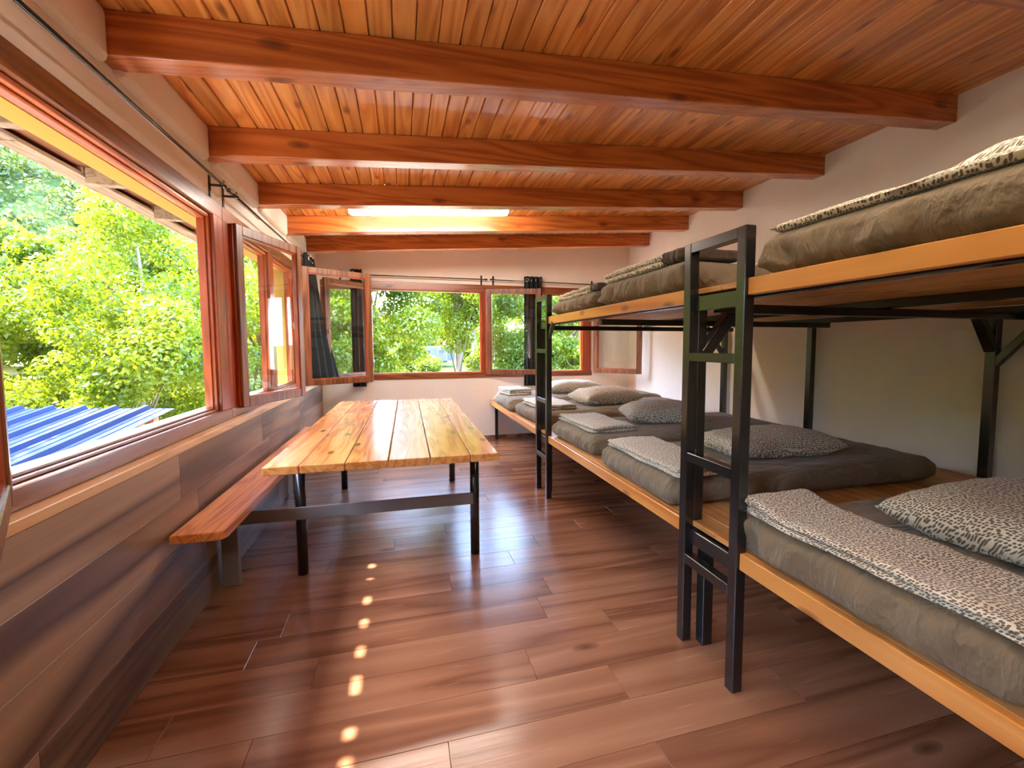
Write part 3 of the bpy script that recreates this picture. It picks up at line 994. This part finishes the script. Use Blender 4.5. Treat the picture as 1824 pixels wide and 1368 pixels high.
# ------------------------------------------------------------------ fluorescent fitting
fx = empty('fluorescent_light', (0.29, 4.42, ceil_z(0.29) - 0.002))
fx.rotation_euler = (0, -ang, 0)
tag(fx, 'lit white fluorescent batten fixed to the ceiling between two beams', 'light')
HL = 0.70
MB().box(-HL, HL, -0.045, 0.045, -0.062, -0.006, 0.012, 3).build('housing', M['white_plastic'], fx)
df = MB()
prof = [(0.045 * math.cos(t), -0.062 - 0.062 * math.sin(t)) for t in [math.pi * k / 10 for k in range(11)]]
ringsx = [(-HL - 0.012, 0.55), (-HL, 0.9), (-HL + 0.03, 1.0), (HL - 0.03, 1.0), (HL, 0.9), (HL + 0.012, 0.55)]
rings = [[df.bm.verts.new((x, py * s, -0.062 + (pz + 0.062) * s)) for py, pz in prof] for x, s in ringsx]
for i in range(len(rings) - 1):
    for k in range(len(prof) - 1):
        df.bm.faces.new((rings[i][k], rings[i][k + 1], rings[i + 1][k + 1], rings[i + 1][k])).smooth = True
df.bm.faces.new(rings[0]); df.bm.faces.new(list(reversed(rings[-1])))
df.build('diffuser', M['tube'], fx)
for cxp in (-0.48, 0.45):
    MB().box(cxp, cxp + 0.05, -0.05, 0.05, -0.03, -0.001, 0.004).build('bracket', M['white_plastic'], fx)
for k in range(7):
    x = -0.64 + k * 0.2
    MB().box(x, x + 0.012, -0.049, 0.049, -0.074, -0.054, 0.002).build('clip', M['chrome'], fx)
MB().tube([(HL - 0.02, -0.02, -0.03), (HL + 0.05, -0.02, -0.018), (HL + 0.09, -0.02, -0.03), (HL + 0.085, -0.02, -0.05), (HL + 0.04, -0.02, -0.058), (HL, -0.02, -0.058)], 0.006, 8).build('cable', M['white_plastic'], fx)
# added unseen lamp that brightens the near room, recessed between beams behind the camera
r2 = fx.copy(); COL.objects.link(r2)
r2.location = (0.9, 0.74, ceil_z(0.9) - 0.002)
r2['label'] = 'unseen fluorescent batten added above and behind the camera to brighten the room'
for ch in list(fx.children):
    c = ch.copy(); COL.objects.link(c); c.parent = r2
    if ch.name.startswith('diffuser'):
        c.data = ch.data.copy(); c.data.materials[0] = M['tube_fill']
fx['group'] = r2['group'] = 'fluorescent battens on the ceiling'

# ------------------------------------------------------------------ conduit, curtain rods, curtains
cd = empty('electrical_conduit')
tag(cd, 'thin painted conduit clipped along the top of the left wall', 'conduit')
MB().tube([(XW + 0.008, YB + 0.05, 2.285), (XW + 0.008, 4.12, 2.285)], 0.009, 8).build('pipe', M['wall'], cd)
for y in (0.4, 1.6, 2.15, 2.75, 3.45, 4.05):
    MB().box(XW + 0.001, XW + 0.02, y, y + 0.018, 2.272, 2.298, 0.002).build('clip', M['wall'], cd)

def rod(name, p0, p1, wall_dir, label, brackets):
    root = tag(empty(name), label, 'curtain rod')
    p0, p1 = Vector(p0), Vector(p1)
    d = (p1 - p0).normalized()
    MB().tube([p0, p1], 0.0075, 10).build('pole', M['steel'], root)
    for e, s in ((p0, -1), (p1, 1)):
        MB().tube([e, e + d * s * 0.012, e + d * s * 0.035, e + d * s * 0.045], [0.007, 0.013, 0.013, 0.006], 10).build('finial', M['steel'], root)
    wd = Vector(wall_dir)
    for t in brackets:
        c = p0 + (p1 - p0) * t
        br = MB()
        br.bar(c + wd * 0.072 + Vector((0, 0, 0.06)), c + wd * 0.072 - Vector((0, 0, 0.075)), 0.022, 0.007, up=wd)
        br.bar(c + wd * 0.075, c - wd * 0.012, 0.012, 0.012)
        b = br.build('bracket', M['steel'], root)
        MB().tube([c - Vector((0, 0, 0.014)), c + Vector((0, 0, 0.03))], 0.005, 6).build('screw', M['chrome'], b)
    return root
RX = XW + 0.075
rod('curtain_rod', (RX, 1.25, 2.225), (RX, 3.19, 2.225), (-1, 0, 0), 'black rod with small screws above the nearest left window', (0.06, 0.97))
rod('curtain_rod', (RX, 3.26, 2.225), (RX, 6.02, 2.225), (-1, 0, 0), 'black rod running above the farther left windows to the far corner', (0.03, 0.97))
rod('curtain_rod', (-0.80, YF - 0.075, 2.20), (1.10, YF - 0.075, 2.20), (0, 1, 0), 'black rod above the left window of the far wall', (0.04, 0.985))
rod('curtain_rod', (1.22, YF - 0.075, 2.20), (2.75, YF - 0.075, 2.185), (0, 1, 0), 'black rod above the right window of the far wall', (0.01, 0.97))

def curtain(name, top_a, top_b, bot_a, bot_b, z1, z0, folds, amp, label, n_eye, depth_dir, seed):
    root = tag(empty(name), label, 'curtain')
    bm = bmesh.new()
    n, m = folds * 14, 28
    ta, tb2, ba, bb2 = (Vector((*p, 0)) for p in (top_a, top_b, bot_a, bot_b))
    dd = Vector((*depth_dir, 0))
    g = []
    for j in range(m + 1):
        t = j / m
        row = []
        for i in range(n + 1):
            s = i / n
            a = ta.lerp(tb2, s)
            b = ba.lerp(bb2, s)
            tt = t ** 1.3
            p = a.lerp(b, tt)
            ph = s * folds * 2 * math.pi
            p += dd * (math.sin(ph) * amp * (1.0 + 0.25 * math.sin(3 * t + seed)) + 0.006 * noise.noise(Vector((s * 5, t * 4, seed))))
            p.z = z1 + (z0 - z1) * t
            row.append(bm.verts.new(p))
        g.append(row)
    for j in range(m):
        for i in range(n):
            bm.faces.new((g[j][i], g[j][i + 1], g[j + 1][i + 1], g[j + 1][i])).smooth = True
    me = bpy.data.meshes.new('cloth')
    bm.to_mesh(me)
    bm.free()
    me.materials.append(M['curtain'])
    c = new_obj('cloth', me, root)
    md = c.modifiers.new('thickness', 'SOLIDIFY')
    md.thickness = 0.003
    for k in range(n_eye):
        s = (k + 0.5) / n_eye
        p = ta.lerp(tb2, s)
        p.z = z1 - 0.05
        al = (tb2 - ta).normalized()
        bm = bmesh.new()
        R0, r0 = 0.022, 0.0045
        vs = []
        for a in range(18):
            th = 2 * math.pi * a / 18
            for b in range(6):
                ph = 2 * math.pi * b / 6
                rr = R0 + r0 * math.cos(ph)
                if k == 0:                       # the end ring turns its face to the room
                    fr = -dd if dd.y > 0 else dd
                    vs.append(bm.verts.new(p + fr * 0.034 + al * (rr * math.cos(th) + 0.006) + Vector((0, 0, rr * math.sin(th))) + fr * (r0 * math.sin(ph))))
                else:
                    vs.append(bm.verts.new(p + dd * (rr * math.cos(th)) + Vector((0, 0, rr * math.sin(th))) + al * (r0 * math.sin(ph))))
        for a in range(18):
            for b in range(6):
                bm.faces.new((vs[a * 6 + b], vs[((a + 1) % 18) * 6 + b], vs[((a + 1) % 18) * 6 + (b + 1) % 6], vs[a * 6 + (b + 1) % 6])).smooth = True
        me = bpy.data.meshes.new('eyelet')
        bm.to_mesh(me)
        bm.free()
        me.materials.append(M['chrome'])
        new_obj('eyelet', me, root)
    return root
curtain('curtain', (RX, 5.42), (RX, 5.95), (-0.96, 5.42), (-0.69, 5.76), 2.285, 0.93, 4, 0.022, 'charcoal eyelet curtain drawn into the far left corner, seen through glass', 5, (1, 0), 1)
curtain('curtain', (-0.60, YF - 0.075), (-0.46, YF - 0.075), (-0.60, YF - 0.075), (-0.44, YF - 0.075), 2.265, 0.78, 3, 0.028, 'black curtain bunched at the left end of the far wall window', 3, (0, 1), 2)
curtain('curtain', (1.66, YF - 0.075), (1.92, YF - 0.075), (1.66, YF - 0.06), (1.90, YF - 0.06), 2.265, 0.735, 4, 0.028, 'dark curtain bunched behind the opened glass of the far wall', 4, (0, 1), 3)
#==PART3==
# ------------------------------------------------------------------ outside
GZ = -2.6
gd = MB()
N = 40
gv = [[gd.bm.verts.new((-130 + 260 * i / N, -40 + 240 * j / N, GZ + 0.25 * noise.noise(Vector((i * 0.7, j * 0.7, 0))) + 0.042 * max(0.0, (-40 + 240 * j / N) - 20))) for i in range(N + 1)] for j in range(N + 1)]
for j in range(N):
    for i in range(N):
        gd.bm.faces.new((gv[j][i], gv[j][i + 1], gv[j + 1][i + 1], gv[j + 1][i])).smooth = True
tag(gd.build('ground_lawn', M['lawn']), 'sunny green lawn and garden ground around the building', kind='structure')

pt = bx('path', M['gravel'], None, -14.0, 3.0, -6.0, 24.0, GZ - 0.2, GZ + 0.30)
tag(pt, 'pale gravel yard around the shed below the windows', kind='structure')

# corrugated metal roof, its ribs rising away from the house
U = Vector((0.2845, 0.98, 0.235)).normalized()
Rr = Vector((0.9604, -0.2784, 0.0))
Nn = Rr.cross(U).normalized()
rc = Vector((-2.155, 5.278, 0.700))
mr = MB()
pitch = 0.306
prof = [(0.0, 0.0), (0.085, 0.0), (0.092, 0.006), (0.10, 0.0), (0.165, 0.0), (0.172, 0.006), (0.18, 0.0), (0.222, 0.0), (0.244, 0.036), (0.282, 0.036), (0.304, 0.0)]
line = []
nrib = 15
for k in range(nrib):
    for a, hgt in prof:
        line.append((-(k * pitch + a) + 0.03, hgt))
line = sorted(line)
Lr = 4.3
cols = []
for a, hgt in line:
    p = rc + Rr * a + Nn * hgt
    col = []
    for q, off in ((0.0, 0.0), (Lr, 0.0)):
        col.append(mr.bm.verts.new(p - U * q))
    for q in (Lr, 0.0):
        col.append(mr.bm.verts.new(p - U * q - Nn * 0.004))
    cols.append(col)
for i in range(len(cols) - 1):
    a, b = cols[i], cols[i + 1]
    for k in range(4):
        mr.bm.faces.new((a[k], b[k], b[(k + 1) % 4], a[(k + 1) % 4]))
mr.bm.faces.new(cols[0]); mr.bm.faces.new(list(reversed(cols[-1])))
mro = mr.build('metal_roof', M['roof'])
tag(mro, 'blue-grey corrugated metal roof of a lower shed below the left window', 'roof')
sup = MB()
for aa in (-0.15, -4.3):
    for q in (0.25, 4.0):
        p = rc + Rr * aa - U * q - Nn * 0.01
        sup.box(p.x - 0.05, p.x + 0.05, p.y - 0.05, p.y + 0.05, GZ - 0.3, p.z - 0.02)
sup.build('shed_posts', M['rafter'], mro)
for q in (0.2, 2.0, 4.0):
    MB().bar(rc + Rr * 0.0 - U * q - Nn * 0.04, rc - Rr * 4.5 - U * q - Nn * 0.04, 0.06, 0.06).build('purlin', M['rafter'], mro)
tw = rc - U * 1.45 - Rr * 0.62 + Nn * 0.012
tag(MB().tube([tw, tw + U * 0.12 + Rr * 0.03 + Nn * 0.01, tw + U * 0.26 + Rr * 0.10 + Nn * 0.02, tw + U * 0.34 + Rr * 0.12 + Nn * 0.03], [0.006, 0.01, 0.012, 0.004], 8).build('twig', M['palebark']), 'small dry twig lying on the metal roof', 'twig')

rs = np.random.RandomState(11)
def leaves_mesh(name, centers, radii, n, size, mat, flat=0.5, squash=1.0):
    """n folded leaf blades scattered over clumps, one mesh"""
    centers = np.array(centers); radii = np.array(radii)
    w = radii ** 2; w = w / w.sum()
    idx = rs.choice(len(centers), n, p=w)
    d = rs.normal(size=(n, 3)); d /= np.linalg.norm(d, axis=1)[:, None]
    rad = radii[idx] * np.clip(1.0 - np.abs(rs.normal(0, 0.28, n)), 0.05, 1.1)
    off = d * rad[:, None]
    off[:, 2] *= squash
    c = centers[idx] + off
    nrm = d * 0.55 + rs.normal(size=(n, 3)) * 0.55 + np.array([0, 0, 0.45])
    nrm /= np.linalg.norm(nrm, axis=1)[:, None]
    a = rs.normal(size=(n, 3)); a[:, 2] -= 0.5
    a -= (a * nrm).sum(1)[:, None] * nrm
    a /= np.linalg.norm(a, axis=1)[:, None]
    b = np.cross(nrm, a)
    s = size * rs.uniform(0.65, 1.3, n)[:, None]
    v = np.empty((n, 4, 3))
    v[:, 0] = c - a * s * 0.55
    v[:, 1] = c + b * s * 0.36 + nrm * s * 0.10
    v[:, 2] = c + a * s * 0.62
    v[:, 3] = c - b * s * 0.36 + nrm * s * 0.10
    me = bpy.data.meshes.new(name)
    me.vertices.add(n * 4)
    me.vertices.foreach_set('co', v.reshape(-1))
    me.loops.add(n * 4)
    me.loops.foreach_set('vertex_index', np.arange(n * 4, dtype=np.int32))
    me.polygons.add(n)
    me.polygons.foreach_set('loop_start', np.arange(0, n * 4, 4, dtype=np.int32))
    me.polygons.foreach_set('loop_total', np.full(n, 4, dtype=np.int32))
    me.materials.append(mat)
    me.update(calc_edges=True)
    me.validate()
    return me

def tree(name, label, x, y, crown, n, size, mat, trunk_r, bark, seed, blobs=42, blob_r=0.62, group=None, lean=(0, 0), fork=True, squash=0.8):
    """crown = (rx, ry, z0, z1)"""
    rx, ry, z0, z1 = crown
    root = empty(name, (x, y, GZ))
    tag(root, label, 'tree', group)
    rg = random.Random(seed)
    cs, rr = [], []
    zc, rz = (z0 + z1) / 2 - GZ, (z1 - z0) / 2
    while len(cs) < blobs:
        p = Vector((rg.uniform(-1, 1), rg.uniform(-1, 1), rg.uniform(-1, 1)))
        if p.length > 1 or p.length < 0.25:
            continue
        k = 1.0 - 0.35 * max(0, p.z)
        cs.append((p.x * rx * k + lean[0], p.y * ry * k + lean[1], zc + p.z * rz))
        rr.append(blob_r * rg.uniform(0.6, 1.3))
    f = new_obj('foliage', leaves_mesh('foliage', cs, rr, n, size, mat, squash=squash), root)
    f['kind'] = 'stuff'
    tk = MB()
    H = (z1 - GZ) * 0.86
    tp = [(0, 0, -0.3)]
    for k in range(1, 7):
        t = k / 6
        tp.append((lean[0] * t + rg.uniform(-1, 1) * 0.06 * k, lean[1] * t + rg.uniform(-1, 1) * 0.06 * k, H * t))
    tk.tube(tp, [trunk_r * (1 - 0.8 * k / 6) for k in range(7)], 10)
    tk.build('trunk', bark, root, True)
    brm = MB()
    for k in range(9 if fork else 5):
        c = Vector(cs[rg.randrange(len(cs))])
        t = rg.uniform(0.35, 0.8)
        i = int(t * 6)
        p0 = Vector(tp[i])
        mid = p0.lerp(c, 0.55) + Vector((0, 0, 0.15 * (c - p0).length))
        brm.tube([p0, mid, c], [trunk_r * 0.45 * (1.1 - t), trunk_r * 0.25, trunk_r * 0.06], 6)
    brm.build('branches', bark, root, True)
    return root

T = tree
# beyond the left windows
T('leafy_tree', 'bright yellow-green tree nearest the open left window, above the metal roof', -8.6, 12.6, (2.6, 2.6, -1.8, 4.2), 52000, 0.086, M['leaf_a'], 0.16, M['bark'], 1)
T('leafy_tree', 'yellow-green tree against the window post, right of the bare trunk', -4.9, 10.6, (1.9, 1.9, -2.0, 4.1), 48000, 0.073, M['leaf_a'], 0.10, M['palebark'], 2)
T('leafy_tree', 'thick-trunked tree in the middle of the left window view', -7.3, 15.2, (2.2, 2.2, 0.0, 5.0), 40000, 0.086, M['leaf_b'], 0.28, M['bark'], 3)
T('leafy_tree', 'tall tree at the left edge of the left window view', -12.0, 14.4, (2.6, 2.8, -2.0, 4.6), 40000, 0.086, M['leaf_a'], 0.2, M['bark'], 4)
T('leafy_tree', 'green tree standing farther back behind the thick trunk', -13.5, 23.0, (4.0, 3.8, -0.8, 6.2), 44000, 0.132, M['leaf_b'], 0.25, M['bark'], 5)
T('leafy_tree', 'green tree farther back between the window post and the glass leaf', -8.8, 24.0, (3.6, 3.6, -2.0, 6.2), 40000, 0.132, M['leaf_b'], 0.25, M['bark'], 6)
T('leafy_tree', 'bushy tree seen through the opened glass leaf of the left wall', -3.6, 14.2, (1.8, 2.0, -2.2, 5.2), 32000, 0.086, M['leaf_a'], 0.14, M['bark'], 7)
T('leafy_tree', 'tree outside the photo on the left, shading the metal roof', -6.6, 5.6, (2.3, 3.2, 0.6, 6.2), 30000, 0.11, M['leaf_a'], 0.18, M['bark'], 17)
for k, (tx, ty, tz) in enumerate([(-10.5, 7.6, 6.6), (-10.0, 1.5, 6.8), (-9.0, -3.5, 7.2), (-14.5, 4.5, 8.4), (-13.5, -2.0, 8.6), (-6.5, -9.5, 7.0), (-10.0, -15.0, 8.0), (-3.5, -14.0, 7.5)]):  # unseen trees added to screen the sky and send green light indoors
    T('leafy_tree', 'unseen tree added left of the house to screen the sky, %s' % ['second from the yard', 'level with the camera', 'behind the camera', 'in the back row', 'last of the back row', 'near the rear corner', 'far behind the house', 'behind the rear wall'][k], tx, ty, (2.6, 3.0, -2.0, tz), 30000, 0.20, M['leaf_a'], 0.18, M['bark'], 40 + k)
# beyond the far windows
T('leafy_tree', 'bright leafy tree filling the left far window', -0.9, 14.5, (1.75, 2.0, 0.1, 5.0), 34000, 0.095, M['leaf_a'], 0.14, M['palebark'], 8, blobs=34)
T('pale_trunk_tree', 'slim tree with a pale bare trunk at the right of the left far window', 2.02, 17.0, (2.2, 2.0, 1.45, 6.0), 32000, 0.10, M['leaf_a'], 0.13, M['palebark'], 9, blobs=36)
T('pale_trunk_tree', 'tree standing on the lawn behind the slim pale trunk', 3.46, 30.2, (3.0, 3.0, 2.6, 9.0), 40000, 0.158, M['leaf_b'], 0.34, M['palebark'], 10)
T('pale_trunk_tree', 'farther tree on the lawn, just right of the slim pale trunk', 5.1, 34.5, (3.0, 3.0, 2.4, 9.0), 32000, 0.172, M['leaf_b'], 0.30, M['palebark'], 11)
T('leafy_tree', 'leafy tree behind the opened glass of the far wall', 4.6, 17.6, (2.0, 2.0, -2.0, 5.6), 44000, 0.099, M['leaf_b'], 0.15, M['bark'], 12)
T('leafy_tree', 'bright tree behind the right far window, beside the ladder', 7.0, 17.8, (2.2, 2.2, -2.0, 5.6), 44000, 0.099, M['leaf_a'], 0.16, M['bark'], 13)
T('leafy_tree', 'dense tree at the left edge of the far window, behind the curtain', -3.4, 19.0, (2.0, 2.2, -2.2, 6.4), 36000, 0.106, M['leaf_b'], 0.2, M['bark'], 14)
T('leafy_tree', 'tall green tree far back on the right of the lawn', 13.0, 33.0, (4.5, 4.0, -2.0, 10.0), 36000, 0.185, M['leaf_b'], 0.3, M['bark'], 15)
T('leafy_tree', 'green shrubby tree beside the white caravan beyond the far window', 0.3, 30.0, (2.0, 2.0, -2.3, 1.6), 24000, 0.132, M['leaf_b'], 0.12, M['bark'], 16)

# distant tree belt at the edge of the lawn
cs, rr = [], []
rg = random.Random(31)
for k in range(420):
    x = rg.uniform(-60, 60)
    y = 66 + rg.uniform(-5, 9) - 0.004 * x * x * (1 if x < 0 else 0.2)
    if 2.2 < x < 9.0 and y < 70:
        y += 10
    z = GZ + 1.8 + rg.uniform(0, 8)
    cs.append((x, y, z)); rr.append(rg.uniform(1.4, 2.6))
for k in range(420):                           # belt stretched round the unseen left side to block low sky light
    y = rg.uniform(-45, 66)
    cs.append((-38 + rg.uniform(-5, 5) - 0.004 * y * y, y, GZ + rg.uniform(0, 12))); rr.append(rg.uniform(1.6, 2.8))
for k in range(200):  # unseen rear stretch added to hide bright sky mirrored in the panes
    cs.append((rg.uniform(-48, 30), -46 + rg.uniform(-4, 4), GZ + rg.uniform(0, 12))); rr.append(rg.uniform(1.6, 2.8))
fo = new_obj('distant_trees', leaves_mesh('distant_trees', cs, rr, 155000, 0.6, M['leaf_b']))
tag(fo, 'belt of distant green trees closing the view beyond the lawn, with unseen stretches added to block sky', 'trees', kind='stuff')

# wooded hill
def hill_h(x, y):
    # ridge falls from far left towards the right
    e = Vector((-0.948, 0.317)); q = Vector((x + 54.0, y - 175.0))
    s = q.dot(e); t = q.dot(Vector((-0.317, -0.948)))       # t > 0 towards the house
    H = max(2.0, 26.0 + 0.66 * s)
    k = 1.0 - min(1.0, max(0.0, t / (55 + 0.5 * H)))
    k = k * k * (3 - 2 * k)
    return H * k if t > 0 else H
hm = bmesh.new()
NX, NY = 120, 70
hv = []
for j in range(NY + 1):
    row = []
    for i in range(NX + 1):
        x, y = -260 + 300 * i / NX, 70 + 200 * j / NY
        z = GZ - 0.5 + hill_h(x, y) + 2.2 * noise.noise(Vector((x * 0.09, y * 0.09, 3)))
        row.append(hm.verts.new((x, y, z)))
    hv.append(row)
for j in range(NY):
    for i in range(NX):
        hm.faces.new((hv[j][i], hv[j][i + 1], hv[j + 1][i + 1], hv[j + 1][i])).smooth = True
me = bpy.data.meshes.new('hills')
hm.to_mesh(me); hm.free()
me.materials.append(M['hill'])
hl = tag(new_obj('hills', me), 'wooded mountain slope rising behind the trees on the left', kind='structure')
cs, rr = [], []
for k in range(2600):
    x, y = rg.uniform(-230, 0), rg.uniform(95, 262)
    h = hill_h(x, y)
    if h < 3:
        continue
    r = rg.uniform(2.0, 4.2)
    cs.append((x, y, GZ + h + r * 0.35)); rr.append(r)
hf = new_obj('forest', leaves_mesh('forest', cs, rr, 150000, 1.05, M['leaf_c']))
tag(hf, 'pale green forest covering the mountain slope', 'forest', kind='stuff')

# yellow house glimpsed below the left trees
def house(name, label, x, y, rz, w, d, h, mat, roofmat, windows):
    root = tag(empty(name, (x, y, GZ + 0.042 * max(0.0, y - 20)), rz), label, 'house')
    MB().box(-w / 2, w / 2, -d / 2, d / 2, -0.3, h, 0.01).build('wall', mat, root)
    g = MB()
    g.bm.faces.ensure_lookup_table()
    a = [(-w / 2 - 0.3, -d / 2 - 0.4, h), (w / 2 + 0.3, -d / 2 - 0.4, h), (w / 2 + 0.3, d / 2 + 0.4, h), (-w / 2 - 0.3, d / 2 + 0.4, h), (-w / 2 - 0.3, -0.05, h + d * 0.28), (w / 2 + 0.3, -0.05, h + d * 0.28), (w / 2 + 0.3, 0.05, h + d * 0.28), (-w / 2 - 0.3, 0.05, h + d * 0.28)]
    g.hexa(a)
    g.build('roof', roofmat, root)
    for (wx, wz, ww, wh, wm) in windows:
        f = MB().box(wx - ww / 2 - 0.06, wx + ww / 2 + 0.06, -d / 2 - 0.03, -d / 2 + 0.02, wz - 0.06, wz + wh + 0.06, 0.01).build('window_frame', M['white_plastic'], root)
        MB().box(wx - ww / 2, wx + ww / 2, -d / 2 - 0.045, -d / 2, wz, wz + wh).build('pane', wm, f)
    return root
M['caravan_white'] = plain('caravan_paint', (0.07, 0.07, 0.07, 1), 0.35)
M['darkpane'] = plain('dark_pane', (0.03, 0.04, 0.05, 1), 0.1)
M['paleyellow'] = plain('pale_yellow_siding', srgb(140, 126, 80), 0.8, nscale=5, mott=0.06)
M['tile'] = plain('terracotta_roof', srgb(70, 36, 26), 0.8, nscale=6, bstr=0.4, mott=0.2)
M['rose'] = plain('rose_wall', srgb(72, 48, 40), 0.8, nscale=5, mott=0.08)
M['shutter'] = plain('pale_shutter', srgb(62, 66, 72), 0.6)
house('yellow_cabin', 'low pale yellow house glimpsed under the trees beyond the metal roof', -16.6, 29.2, 0.45, 7.0, 4.0, 2.6, M['paleyellow'], M['ledge'], [(1.1, 1.2, 0.9, 0.8, M['darkpane']), (-1.8, 1.2, 0.9, 0.8, M['darkpane'])])
house('garage', 'small rose-walled garage with a pale door beyond the lawn', 6.1, 63.0, -0.05, 3.2, 4.0, 2.5, M['rose'], M['tile'], [(0.45, 0.1, 1.8, 1.9, M['shutter']), (-1.05, 0.6, 0.5, 1.0, M['darkpane'])])
# caravan
cv = tag(empty('caravan', (3.75, 55.0, GZ + 1.45), 0.1), 'white caravan parked among bushes beyond the far window', 'caravan')
MB().box(-1.7, 1.3, -1.0, 1.0, 0.5, 2.35, 0.22, 4).build('body', M['caravan_white'], cv)
f = MB().box(0.1, 0.9, -1.03, -0.95, 1.4, 2.0, 0.04).build('window_frame', M['greysteel'], cv)
MB().box(0.16, 0.84, -1.045, -0.97, 1.46, 1.94).build('pane', M['darkpane'], f)
f = MB().box(-1.6, -0.6, -1.03, -0.95, 1.4, 2.0, 0.04).build('window_frame', M['greysteel'], cv)
MB().box(-1.54, -0.66, -1.045, -0.97, 1.46, 1.94).build('pane', M['darkpane'], f)
for xx in (-0.55,):
    for yy in (-0.85, 0.75):
        MB().tube([(xx, yy - 0.08, 0.32), (xx, yy + 0.08, 0.32)], 0.32, 18).build('wheel', M['steel'], cv)
MB().bar((1.3, 0, 0.5), (2.3, 0, 0.45), 0.1, 0.1).build('drawbar', M['greysteel'], cv)
